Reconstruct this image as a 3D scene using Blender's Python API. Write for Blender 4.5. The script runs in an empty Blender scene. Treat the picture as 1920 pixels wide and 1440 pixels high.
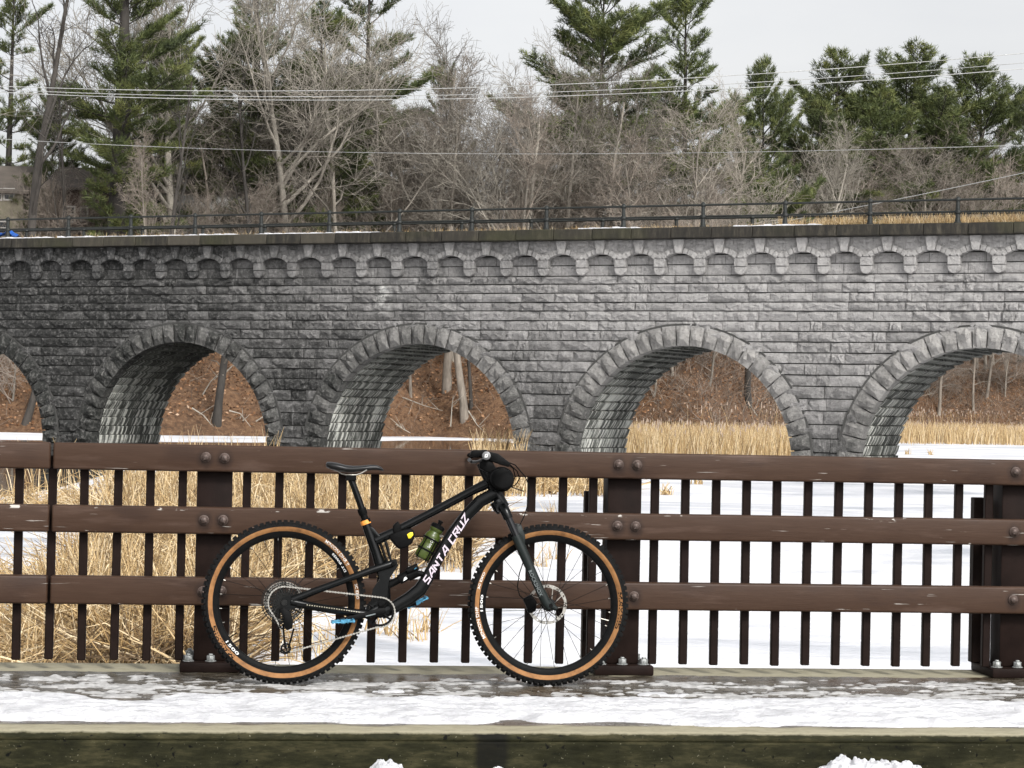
import bpy, bmesh, math, random
import numpy as np
from mathutils import Vector, Matrix
random.seed(7); rng = np.random.default_rng(7)
S = bpy.context.scene; COL = S.collection
PI = math.pi; R = math.radians

# ------------------------------------------------------------------ camera
F = 4264.0; HY = 765.0; ROLL = 0.0205; EYE = 1.255
pit = math.atan((HY - 720) / F)
r0 = Vector((1, 0, 0)); u0 = Vector((0, -math.sin(pit), math.cos(pit))); CF = Vector((0, math.cos(pit), math.sin(pit)))
CR = r0 * math.cos(ROLL) + u0 * math.sin(ROLL); CU = u0 * math.cos(ROLL) - r0 * math.sin(ROLL)
cd = bpy.data.cameras.new('camera'); cam = bpy.data.objects.new('camera', cd); COL.objects.link(cam)
cd.sensor_width = 36; cd.lens = 36 * F / 1920; cd.clip_start = 0.1; cd.clip_end = 2000
M = Matrix((CR, CU, -CF)).transposed().to_4x4(); M.translation = Vector((0, 0, EYE)); cam.matrix_world = M
S.camera = cam
CAM = Vector((0, 0, EYE))
def ray(px, py): return CF + CR * ((px - 960) / F) - CU * ((py - 720) / F)
def ground(px, py, z):
    d = ray(px, py); t = (z - EYE) / d.z; return CAM + d * t
def at(px, py, Y):
    d = ray(px, py); return CAM + d * (Y / d.y)

# ------------------------------------------------------------------ world, sun, exposure
W = bpy.data.worlds.new('World'); S.world = W; W.use_nodes = True
SUN_EL, SUN_AZ = R(40), R(152)       # azimuth measured clockwise from +Y
nt = W.node_tree; nt.nodes.clear()
def N(nt, t, **k):
    n = nt.nodes.new(t)
    for a, b in k.items(): setattr(n, a, b)
    return n
sky = N(nt, 'ShaderNodeTexSky'); sky.sky_type = 'NISHITA'; sky.sun_disc = False
sky.sun_elevation = SUN_EL; sky.sun_rotation = SUN_AZ; sky.dust_density = 4.0; sky.air_density = 1.0
hs = N(nt, 'ShaderNodeHueSaturation'); hs.inputs['Saturation'].default_value = 0.07; hs.inputs['Value'].default_value = 1.0
geo = N(nt, 'ShaderNodeTexCoord'); mp = N(nt, 'ShaderNodeMapping'); mp.inputs['Scale'].default_value = (3, 3, 9)
nz = N(nt, 'ShaderNodeTexNoise'); nz.inputs['Scale'].default_value = 1.6; nz.inputs['Detail'].default_value = 6
rp = N(nt, 'ShaderNodeValToRGB'); rp.color_ramp.elements[0].position = .35; rp.color_ramp.elements[0].color = (.90, .91, .93, 1)
rp.color_ramp.elements[1].position = .65; rp.color_ramp.elements[1].color = (1.0, 1.0, 1.0, 1)
mul = N(nt, 'ShaderNodeMix'); mul.data_type = 'RGBA'; mul.blend_type = 'MULTIPLY'; mul.inputs['Factor'].default_value = 1
bg = N(nt, 'ShaderNodeBackground'); bg.inputs['Strength'].default_value = 0.125
out = N(nt, 'ShaderNodeOutputWorld')
L = nt.links.new
L(sky.outputs[0], hs.inputs['Color']); L(geo.outputs['Generated'], mp.inputs[0]); L(mp.outputs[0], nz.inputs['Vector'])
L(nz.outputs['Fac'], rp.inputs[0]); L(hs.outputs[0], mul.inputs['A']); L(rp.outputs[0], mul.inputs['B'])
L(mul.outputs['Result'], bg.inputs['Color']); L(bg.outputs[0], out.inputs[0])
sl = bpy.data.lights.new('sun', 'SUN'); sl.energy = 1.5; sl.angle = R(12); sl.color = (1.0, .97, .93)
so = bpy.data.objects.new('sun', sl); COL.objects.link(so)
sd = Vector((math.sin(SUN_AZ) * math.cos(SUN_EL), math.cos(SUN_AZ) * math.cos(SUN_EL), math.sin(SUN_EL)))
so.rotation_euler = sd.to_track_quat('Z', 'Y').to_euler()
S.view_settings.view_transform = 'Standard'; S.view_settings.look = 'None'; S.view_settings.gamma = 1
S.view_settings.exposure = 0.77; S.view_settings.use_curve_mapping = False
S.render.engine = 'CYCLES'; S.cycles.max_bounces = 8; S.cycles.transparent_max_bounces = 8
S.cycles.use_denoising = True

# ------------------------------------------------------------------ helpers
def link(name, me, m=None, parent=None, loc=None):
    o = bpy.data.objects.new(name, me); COL.objects.link(o)
    if m is not None and me is not None and not me.materials: me.materials.append(m)
    if parent is not None: o.parent = parent
    if loc is not None: o.location = loc
    return o
def tag(o, label=None, cat=None, group=None, kind=None):
    if label: o['label'] = label
    if cat: o['category'] = cat
    if group: o['group'] = group
    if kind: o['kind'] = kind
    return o
def empty(name, loc=(0, 0, 0), rz=0, parent=None):
    o = bpy.data.objects.new(name, None); COL.objects.link(o); o.location = loc; o.rotation_euler = (0, 0, rz)
    o.empty_display_size = .2
    if parent: o.parent = parent
    return o
def dup(o, parent=None):
    c = o.copy(); COL.objects.link(c)
    if parent is not None: c.parent = parent
    return c
def np_mesh(name, V, faces, mats=None, midx=None, smooth=False):
    """faces: list of int arrays (n,k)"""
    V = np.asarray(V, dtype=np.float32); me = bpy.data.meshes.new(name)
    faces = [np.asarray(f, dtype=np.int32) for f in faces if len(f)]
    me.vertices.add(len(V)); me.vertices.foreach_set('co', V.ravel())
    tot = np.concatenate([np.full(len(f), f.shape[1], np.int32) for f in faces])
    idx = np.concatenate([f.ravel() for f in faces])
    st = np.concatenate([[0], np.cumsum(tot)[:-1]]).astype(np.int32)
    me.loops.add(len(idx)); me.loops.foreach_set('vertex_index', idx)
    me.polygons.add(len(tot)); me.polygons.foreach_set('loop_start', st); me.polygons.foreach_set('loop_total', tot)
    if midx is not None: me.polygons.foreach_set('material_index', np.asarray(midx, np.int32))
    if smooth: me.polygons.foreach_set('use_smooth', np.ones(len(tot), bool))
    me.update(calc_edges=True); me.validate()
    for m in (mats or []): me.materials.append(m)
    return me
class MB:
    """collects shapes into one mesh"""
    def __init__(s): s.v = []; s.f = []; s.m = []; s.mi = 0
    def add(s, V, Fs):
        b = len(s.v); s.v += [tuple(v) for v in V]
        for f in Fs: s.f.append(tuple(i + b for i in f)); s.m.append(s.mi)
        return s
    def box(s, x0, x1, y0, y1, z0, z1):
        V = [(x, y, z) for z in (z0, z1) for y in (y0, y1) for x in (x0, x1)]
        return s.add(V, [(0, 2, 3, 1), (4, 5, 7, 6), (0, 1, 5, 4), (2, 6, 7, 3), (0, 4, 6, 2), (1, 3, 7, 5)])
    def tube(s, pts, rad, n=8, cap=True, sq=None):
        """sq=(a,b): superellipse half axes along (in-plane normal, lateral y)"""
        P = [Vector(p) for p in pts]; k = len(P)
        if not hasattr(rad, '__len__'): rad = [rad] * k
        rings = []
        T0 = None
        for i in range(k):
            t = (P[min(i + 1, k - 1)] - P[max(i - 1, 0)]).normalized()
            if i == 0:
                a = Vector((0, 1, 0)) if abs(t.y) < .9 else Vector((1, 0, 0))
                b = t.cross(a).normalized(); a = b.cross(t).normalized()
            else:
                q = T0.rotation_difference(t); a = q @ a; b = q @ b
            T0 = t
            ring = []
            for j in range(n):
                th = 2 * PI * j / n
                c, d = math.cos(th), math.sin(th)
                if sq: 
                    e = .55
                    c = math.copysign(abs(c) ** e, c) * sq[1]; d = math.copysign(abs(d) ** e, d) * sq[0]
                ring.append(P[i] + (a * c + b * d) * rad[i])
            rings.append(ring)
        V = [p for r in rings for p in r]; Fs = []
        for i in range(k - 1):
            for j in range(n):
                q = (j + 1) % n
                Fs.append((i * n + j, i * n + q, (i + 1) * n + q, (i + 1) * n + j))
        if cap: Fs += [tuple(reversed(range(n))), tuple(range((k - 1) * n, k * n))]
        return s.add(V, Fs)
    def lathe(s, prof, o, ax, n=16):
        """prof: (distance along axis, radius)"""
        o = Vector(o); ax = Vector(ax).normalized()
        a = ax.cross(Vector((0, 1, 0)) if abs(ax.y) < .9 else Vector((1, 0, 0))).normalized(); b = ax.cross(a)
        V = []; Fs = []; k = len(prof)
        for d, r in prof:
            for j in range(n):
                th = 2 * PI * j / n; V.append(o + ax * d + (a * math.cos(th) + b * math.sin(th)) * r)
        for i in range(k - 1):
            for j in range(n):
                q = (j + 1) % n; Fs.append((i * n + j, i * n + q, (i + 1) * n + q, (i + 1) * n + j))
        Fs += [tuple(reversed(range(n))), tuple(range((k - 1) * n, k * n))]
        return s.add(V, Fs)
    def prism(s, poly, y0, y1, yf=None):
        """poly of (x,z), extruded along y"""
        n = len(poly)
        V = [(x, y0, z) for x, z in poly] + [(x, y1, z) for x, z in poly]
        Fs = [tuple(range(n)), tuple(reversed(range(n, 2 * n)))]
        for i in range(n):
            j = (i + 1) % n; Fs.append((j, i, n + i, n + j))
        return s.add(V, Fs)
    def mesh(s, name, mats=None, smooth=None, bevel=0, segs=2):
        me = bpy.data.meshes.new(name); me.from_pydata(s.v, [], s.f); 
        me.polygons.foreach_set('material_index', s.m)
        bm = bmesh.new(); bm.from_mesh(me)
        bmesh.ops.remove_doubles(bm, verts=bm.verts, dist=1e-6)
        bmesh.ops.recalc_face_normals(bm, faces=bm.faces)
        if bevel:
            es = [e for e in bm.edges if len(e.link_faces) == 2 and e.calc_face_angle(0) > .5]
            bmesh.ops.bevel(bm, geom=es, offset=bevel, segments=segs, profile=.5, affect='EDGES', clamp_overlap=True)
        bm.to_mesh(me); bm.free()
        if smooth is not None:
            me.polygons.foreach_set('use_smooth', [True] * len(me.polygons))
            me.set_sharp_from_angle(angle=R(smooth))
        for m in (mats or []): me.materials.append(m)
        return me
    def build(s, name, mat=None, parent=None, loc=None, smooth=None, bevel=0, segs=2, mats=None):
        return link(name, s.mesh(name, mats or ([mat] if mat else []), smooth, bevel, segs), None, parent, loc)

def prisms(P0, P1, Ra, Rb, n=3):
    """vectorised open tapered prisms"""
    P0 = np.asarray(P0, float); P1 = np.asarray(P1, float); Ra = np.asarray(Ra, float); Rb = np.asarray(Rb, float)
    T = P1 - P0; T /= (np.linalg.norm(T, axis=1, keepdims=True) + 1e-9)
    ref = np.where(np.abs(T[:, 2:3]) < .9, np.array([[0, 0, 1.]]), np.array([[1., 0, 0]]))
    A = np.cross(T, ref); A /= np.linalg.norm(A, axis=1, keepdims=True); B = np.cross(T, A)
    m = len(P0); V = np.zeros((m, 2 * n, 3))
    for j in range(n):
        th = 2 * PI * j / n; D = A * math.cos(th) + B * math.sin(th)
        V[:, j] = P0 + D * Ra[:, None]; V[:, n + j] = P1 + D * Rb[:, None]
    base = (np.arange(m) * 2 * n)[:, None]
    Fs = np.concatenate([base + np.array([[j, (j + 1) % n, n + (j + 1) % n, n + j]]) for j in range(n)])
    return V.reshape(-1, 3), Fs

def vnoise(x, y, seed=0):
    """2D value noise, numpy"""
    g = np.random.default_rng(seed).random((256, 256))
    xi = np.floor(x).astype(int); yi = np.floor(y).astype(int); fx = x - xi; fy = y - yi
    fx = fx * fx * (3 - 2 * fx); fy = fy * fy * (3 - 2 * fy)
    a = g[xi % 256, yi % 256]; b = g[(xi + 1) % 256, yi % 256]; c = g[xi % 256, (yi + 1) % 256]; d = g[(xi + 1) % 256, (yi + 1) % 256]
    return (a * (1 - fx) + b * fx) * (1 - fy) + (c * (1 - fx) + d * fx) * fy
def fbm(x, y, o=4, seed=0):
    t = 0; a = .5; n = 0
    for i in range(o): t = t + a * vnoise(x * 2 ** i, y * 2 ** i, seed + i); n += a; a *= .5
    return t / n

# ------------------------------------------------------------------ materials
class NM:
    """node material builder"""
    def __init__(s, name):
        s.m = bpy.data.materials.new(name); s.m.use_nodes = True; s.nt = s.m.node_tree
        s.b = s.nt.nodes['Principled BSDF']; s.pos = None
    def n(s, t, **k): return N(s.nt, t, **k)
    def l(s, a, b): s.nt.links.new(a, b)
    def coord(s, kind='Position'):
        if kind == 'Position': return s.n('ShaderNodeNewGeometry').outputs['Position']
        return s.n('ShaderNodeTexCoord').outputs[kind]
    def mapped(s, vec, scale=(1, 1, 1), rot=(0, 0, 0), loc=(0, 0, 0)):
        m = s.n('ShaderNodeMapping'); m.inputs['Scale'].default_value = scale; m.inputs['Rotation'].default_value = rot; m.inputs['Location'].default_value = loc
        s.l(vec, m.inputs[0]); return m.outputs[0]
    def noise(s, vec, scale, detail=4, rough=.55, dist=0):
        t = s.n('ShaderNodeTexNoise'); t.inputs['Scale'].default_value = scale; t.inputs['Detail'].default_value = detail
        t.inputs['Roughness'].default_value = rough; t.inputs['Distortion'].default_value = dist
        s.l(vec, t.inputs['Vector']); return t.outputs['Fac']
    def ramp(s, fac, stops):
        r = s.n('ShaderNodeValToRGB'); e = r.color_ramp.elements
        while len(e) < len(stops): e.new(.5)
        for i, (p, c) in enumerate(stops):
            e[i].position = p; e[i].color = (c, c, c, 1) if not hasattr(c, '__len__') else (*c, 1)
        s.l(fac, r.inputs[0]); return r.outputs[0]
    def maprange(s, v, a, b, c=0, d=1):
        m = s.n('ShaderNodeMapRange'); m.inputs[1].default_value = a; m.inputs[2].default_value = b; m.inputs[3].default_value = c; m.inputs[4].default_value = d
        s.l(v, m.inputs[0]); return m.outputs[0]
    def math(s, op, a, b=None):
        m = s.n('ShaderNodeMath'); m.operation = op
        for i, x in enumerate((a, b)):
            if x is None: continue
            if hasattr(x, 'is_linked'): s.l(x, m.inputs[i])
            else: m.inputs[i].default_value = x
        return m.outputs[0]
    def mix(s, fac, a, b, mode='MIX'):
        m = s.n('ShaderNodeMix'); m.data_type = 'RGBA'; m.blend_type = mode
        for k, x in (('Factor', fac), ('A', a), ('B', b)):
            if hasattr(x, 'is_linked'): s.l(x, m.inputs[k])
            elif k == 'Factor': m.inputs[k].default_value = x
            else: m.inputs[k].default_value = (x, x, x, 1) if not hasattr(x, '__len__') else (*x, 1)
        return m.outputs['Result']
    def dot(s, v, d):
        m = s.n('ShaderNodeVectorMath'); m.operation = 'DOT_PRODUCT'; s.l(v, m.inputs[0]); m.inputs[1].default_value = d; return m.outputs['Value']
    def combine(s, x, y, z):
        c = s.n('ShaderNodeCombineXYZ')
        for i, q in enumerate((x, y, z)):
            if hasattr(q, 'is_linked'): s.l(q, c.inputs[i])
            else: c.inputs[i].default_value = q
        return c.outputs[0]
    def color(s, c):
        if hasattr(c, 'is_linked'): s.l(c, s.b.inputs['Base Color'])
        else: s.b.inputs['Base Color'].default_value = (*c, 1)
        return s
    def rough(s, r):
        if hasattr(r, 'is_linked'): s.l(r, s.b.inputs['Roughness'])
        else: s.b.inputs['Roughness'].default_value = r
        return s
    def bump(s, h, strength=.5, dist=.02):
        b = s.n('ShaderNodeBump'); b.inputs['Strength'].default_value = strength; b.inputs['Distance'].default_value = dist
        s.l(h, b.inputs['Height']); s.l(b.outputs[0], s.b.inputs['Normal']); return s
def simple(name, c, rough=.6, metal=0, var=.15, scale=20, bump=0, bscale=80, bdist=.002, coat=0, spec=.5):
    m = NM(name); p = m.coord('Object'); f = m.noise(p, scale, 4)
    lo = tuple(x * (1 - var) for x in c); hi = tuple(min(1, x * (1 + var)) for x in c)
    m.color(m.ramp(f, [(.3, lo), (.7, hi)])); m.rough(rough); m.b.inputs['Metallic'].default_value = metal
    m.b.inputs['Coat Weight'].default_value = coat; m.b.inputs['Specular IOR Level'].default_value = spec
    if bump: m.bump(m.noise(p, bscale, 5), bump, bdist)
    return m.m
# ------------------------------------------------------------------ setting: ice, hill, pond, deck, road
ZI = -1.05
m = NM('snow_on_ice'); p = m.coord()
g1 = m.noise(m.mapped(p, (.10, .15, .2)), 1.0, 6, .62, 1.0); g2 = m.noise(m.mapped(p, (.5, 1.2, 1)), 1.0, 5, .6)
c = m.mix(m.maprange(g1, .50, .64), (.72, .72, .74), (.42, .44, .48)); c = m.mix(m.maprange(g2, .56, .72), c, (.58, .59, .63))
m.color(c); m.rough(m.maprange(g1, .5, .7, .75, .35)); m.bump(m.math('ADD', m.noise(p, 2.5, 6, .6), m.math('MULTIPLY', g2, 2.5)), .45, .10); SNOW_ICE = m.m
m = NM('snow'); p = m.coord(); m.color(m.mix(m.maprange(m.noise(p, 9, 5, .6), .40, .70), (.80, .80, .82), (.56, .56, .58))); m.rough(.6)
m.b.inputs['Subsurface Weight'].default_value = .0
m.bump(m.noise(p, 45, 6, .75), .9, .02); SNOW = m.m

def grid_mesh(name, xs, ys, zf, mats, smooth=True):
    X, Y = np.meshgrid(xs, ys, indexing='ij'); Z = zf(X, Y)
    V = np.stack([X, Y, Z], -1).reshape(-1, 3); nx, ny = len(xs), len(ys)
    i, j = np.meshgrid(np.arange(nx - 1), np.arange(ny - 1), indexing='ij'); a = (i * ny + j).ravel()
    return np_mesh(name, V, [np.stack([a, a + ny, a + ny + 1, a + 1], 1)], mats, smooth=smooth)
def shore(X):      # distance at which the far bank leaves the ice
    return np.interp(X, [-120, -45, -26, -16, -6, 3, 14, 20, 27, 40, 80], [150, 150, 152, 158, 172, 166, 165, 185, 228, 246, 262])
def hill_z(X, Y):
    d = Y - shore(X) + (fbm(X * .12, Y * .12, 3, 3) - .5) * 5
    up = 10.0 * (1 - np.exp(-np.maximum(d, 0) / 11.0)) + np.minimum(d, 0) * .12
    up = up + np.clip(d - 30, 0, 200) * .03
    return ZI + up + (fbm(X * .35, Y * .35, 4, 9) - .5) * np.clip(d, 0, 3) * .6
o = link('ice', grid_mesh('ice', np.linspace(-400, 400, 9), np.linspace(-60, 700, 9), lambda X, Y: X * 0 + ZI, [SNOW_ICE], False)); tag(o, kind='structure')
m = NM('leaf_litter_soil'); p = m.coord()
n1 = m.noise(p, .35, 4); n2 = m.noise(p, 3.2, 6, .7); n3 = m.noise(p, 9, 4, .7)
c = m.ramp(n2, [(.28, (.034, .018, .010)), (.42, (.135, .070, .034)), (.58, (.24, .13, .064)), (.76, (.40, .26, .15))])
c = m.mix(m.maprange(n1, .32, .60), m.mix(.45, c, (.050, .028, .015)), m.mix(.25, c, (.11, .06, .032)))
m.color(c); m.rough(.9); m.bump(m.math('ADD', n2, n3), .9, .25); LITTER = m.m
o = link('hillside', grid_mesh('hillside', np.linspace(-110, 130, 241), np.linspace(140, 345, 191), hill_z, [LITTER])); tag(o, kind='structure')
def HZ(x, y): return float(hill_z(np.array([x]), np.array([y]))[0])

# open water beside and under the left arches
m = NM('dark_water'); m.color((.012, .011, .008)); m.rough(.04); m.bump(m.noise(m.mapped(m.coord(), (1, .4, 1)), 1.5, 3), .05, .02); WATER = m.m
def poly_obj(name, pts, z, mat):
    me = bpy.data.meshes.new(name); me.from_pydata([(x, y, z) for x, y in pts], [], [tuple(range(len(pts)))]); me.update()
    me.materials.append(mat); return link(name, me)
wp = [(-120, 928), (40, 928), (110, 915), (175, 897), (240, 878), (420, 868), (600, 862), (800, 858), (960, 852), (985, 832), (900, 826), (760, 826), (640, 829), (480, 830), (300, 829), (100, 826), (-120, 824)]
tag(poly_obj('pond_water', [tuple(ground(x, y, ZI).xy) for x, y in wp], ZI + .006, WATER), kind='structure')

# fence frame: along the railing u, away from the camera v, rail faces at v = 0
FA = R(6.5); FU = Vector((math.cos(FA), math.sin(FA), 0)); FV = Vector((-math.sin(FA), math.cos(FA), 0)); FO = Vector((0, 10.72, 0))
FM = Matrix((FU, FV, Vector((0, 0, 1)))).transposed().to_4x4(); FM.translation = FO; FMI = FM.inverted()
def fpx(px, py, v):
    """pixel -> (u,z) on the plane v=const of the railing"""
    o_ = FMI @ CAM; d_ = FMI.to_3x3() @ ray(px, py); t = (v - o_.y) / d_.y; q = o_ + d_ * t; return q.x, q.z

# deck: concrete walkway with a rounded, dark front edge
m = NM('wet_concrete'); p = m.coord('Object')
st = m.mapped(p, (2.0, 2.6, 1)); sx = N(m.nt, 'ShaderNodeSeparateXYZ'); m.l(p, sx.inputs[0]); vv = sx.outputs['Y']; zz = sx.outputs['Z']
n1 = m.noise(st, 1.4, 6, .62, .6); n2 = m.noise(st, 6, 7, .7, .4); n3 = m.noise(p, 160, 4, .7); n4 = m.noise(m.mapped(p, (.8, 2.0, 1)), 1.0, 3, .5)
conc = m.mix(n3, (.25, .225, .15), (.36, .33, .235))
conc = m.mix(m.maprange(n2, .45, .75), conc, (.21, .19, .125))
wetc = m.ramp(n2, [(.28, (.012, .009, .006)), (.42, (.040, .032, .021)), (.54, (.095, .080, .058)), (.66, (.19, .175, .15)), (.80, (.42, .42, .41))])
wetc = m.mix(m.maprange(n4, .54, .64, 0, .75), wetc, (.075, .045, .026))
edge = m.math('ADD', vv, m.math('MULTIPLY', m.math('SUBTRACT', n1, .5), .30))
wet = m.math('MULTIPLY', m.maprange(edge, .0, .012, 1, 0), m.maprange(edge, -1.74, -1.68, 0, 1))
c = m.mix(wet, conc, wetc)
algae = m.ramp(m.noise(m.mapped(p, (2.2, 1, 9)), 2.2, 7, .72), [(.3, (.006, .0064, .003)), (.50, (.021, .0205, .0095)), (.70, (.060, .053, .026))])
algae = m.mix(m.maprange(m.noise(p, 105, 2, .5), .72, .75), algae, (.17, .16, .11))
algae = m.mix(m.maprange(m.noise(p, 28, 3, .6, .5), .64, .68, 0, 1), algae, (.004, .004, .003))
# a darker soaked patch running down the kerb face and a pale speckled scuff
ux = sx.outputs['X']
box = m.math('MULTIPLY', m.maprange(m.math('ABSOLUTE', m.math('ADD', ux, m.math('ADD', .20, m.math('MULTIPLY', n1, .12)))), .05, .075, 1, 0), .85)
algae = m.mix(box, algae, (.006, .006, .005))
front = m.maprange(m.math('ADD', zz, m.math('MULTIPLY', m.math('SUBTRACT', n2, .5), .02)), -.012, -.004, 1, 0)
isf = m.maprange(vv, -1.86, -1.80, 1, 0)
c = m.mix(m.math('MULTIPLY', front, isf), c, algae)
m.color(c); m.l(m.maprange(m.math('MULTIPLY', front, isf), 0, 1, .5, .10), m.b.inputs['Specular IOR Level'])
pud = m.math('MULTIPLY', wet, m.maprange(n1, .40, .56, 1, 0))
m.rough(m.math('SUBTRACT', m.maprange(n2, .3, .7, .62, .85), m.math('MULTIPLY', wet, m.maprange(n1, .40, .62, .70, .38))))
hh = m.math('ADD', m.math('MULTIPLY', m.math('MULTIPLY', n2, wet), m.maprange(n1, .42, .6, .0, 1.6)), m.math('MULTIPLY', n3, .10))
m.bump(hh, .5, .016); CONC = m.m
prof = [(.345, 0), (-1.853, 0), (-1.868, -.003), (-1.880, -.012), (-1.886, -.026), (-1.886, -.034), (-1.882, -.038), (-1.886, -.042), (-1.892, -.046), (-1.892, -.30), (-1.892, -1.6), (.345, -1.6)]
us = np.linspace(-7, 7, 141); V = []
for u in us:
    for (v, z) in prof: V.append((u, v, z))
k = len(prof); Fq = []
for i in range(len(us) - 1):
    for j in range(k): Fq.append((i * k + j, i * k + (j + 1) % k, (i + 1) * k + (j + 1) % k, (i + 1) * k + j))
me = np_mesh('deck', V, [np.array(Fq)], [CONC])
for f in me.polygons: f.use_smooth = True
me.set_sharp_from_angle(angle=R(50))
deck = link('deck', me); deck.matrix_world = FM; tag(deck, kind='structure')
asph = simple('asphalt', (.05, .05, .05), .8, var=.3, scale=60, bump=.5)
rd = link('road', grid_mesh('road', np.linspace(-30, 30, 4), np.linspace(-40, -1.89, 4), lambda X, Y: X * 0 - .2, [asph], False)); rd.matrix_world = FM; tag(rd, kind='structure')

# snow lying on the deck: real lumps with a ragged melting edge
def snow_sheet(name, u0, u1, v0, v1, n_u, n_v, hf, label=None):
    us = np.linspace(u0, u1, n_u); vs = np.linspace(v0, v1, n_v); U, Vv = np.meshgrid(us, vs, indexing='ij')
    H = hf(U, Vv); Z = np.where(H > 0, H, -.004) + .0015
    Vt = np.stack([U, Vv, Z], -1).reshape(-1, 3)
    i, j = np.meshgrid(np.arange(n_u - 1), np.arange(n_v - 1), indexing='ij'); a = (i * n_v + j).ravel()
    q = np.stack([a, a + n_v, a + n_v + 1, a + 1], 1); q = q[(H.ravel()[q] > 0).any(1)]
    o = link(name, np_mesh(name, Vt, [q], [SNOW], smooth=True)); o.matrix_world = FM; return o
def deck_snow(U, Vv):
    e = (fbm(U * 1.6, Vv * 3, 5, 11) - .5); e2 = fbm(U * 9, Vv * 14, 4, 21) - .5; lump = fbm(U * 6, Vv * 22, 4, 31); fine = fbm(U * 40, Vv * 60, 3, 41)
    f = np.interp(Vv, [-1.80, -1.69, -1.60, -1.0, -.85, -.6, -.42], [-.5, -.02, .5, .34, -.10, -.40, -.75])
    h = f + e * 1.1 + e2 * .35
    # bare patches as in the photograph
    for (uc, vc, ru, rv) in ((-1.72, -.93, .16, .17), (-.14, -1.68, .10, .22), (.25, -1.65, .22, .10), (.9, -1.1, .15, .08), (.75, -1.33, .1, .07)):
        h = h - 1.0 * np.exp(-(((U - uc) / ru) ** 2 + ((Vv - vc) / rv) ** 2))
    return np.clip(h, -1, .45) * .050 * (.15 + 1.5 * lump) + np.where(h > 0, fine * .009, 0)
sn = snow_sheet('snow_patch', -3.2, 3.2, -1.80, -.36, 560, 150, deck_snow); tag(sn, kind='structure')
def slush(U, Vv):
    e = fbm(U * 3.5, Vv * 9, 5, 51); e2 = fbm(U * 14, Vv * 40, 4, 61)
    f = np.interp(Vv, [-1.0, -.8, -.25, -.02], [-.1, -.02, -.06, -.30])
    h = e * .38 + e2 * .62 - .53 + f
    return np.clip(h * .06, -1, .010)
m = NM('grey_slush'); p = m.coord('Object'); m.color(m.mix(m.noise(p, 30, 5, .7), (.14, .13, .115), (.62, .62, .62))); m.rough(.35); m.bump(m.noise(p, 120, 4), .4, .006); SLUSH = m.m
sl_ = snow_sheet('slush', -3.2, 3.2, -1.0, .0, 640, 130, slush); sl_.data.materials[0] = SLUSH; tag(sl_, kind='structure')
def pile(uc, ru, top, seed, vc=-2.06, rv=.17):
    def hf(U, Vv):
        d = 1 - ((U - uc) / ru) ** 2 - ((Vv - vc) / rv) ** 2
        return np.where(d > 0, np.maximum(d, 0) ** .3 * top * (.62 + .5 * fbm(U * 10, Vv * 10, 3, seed) + .42 * (fbm(U * 45, Vv * 45, 3, seed + 5) - .4)), -1)
    o = snow_sheet('snow_pile', uc - ru, uc + ru, vc - rv, vc + rv, 170, 90, hf); o.location = FM @ Vector((0, 0, -.2)); return o
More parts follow.
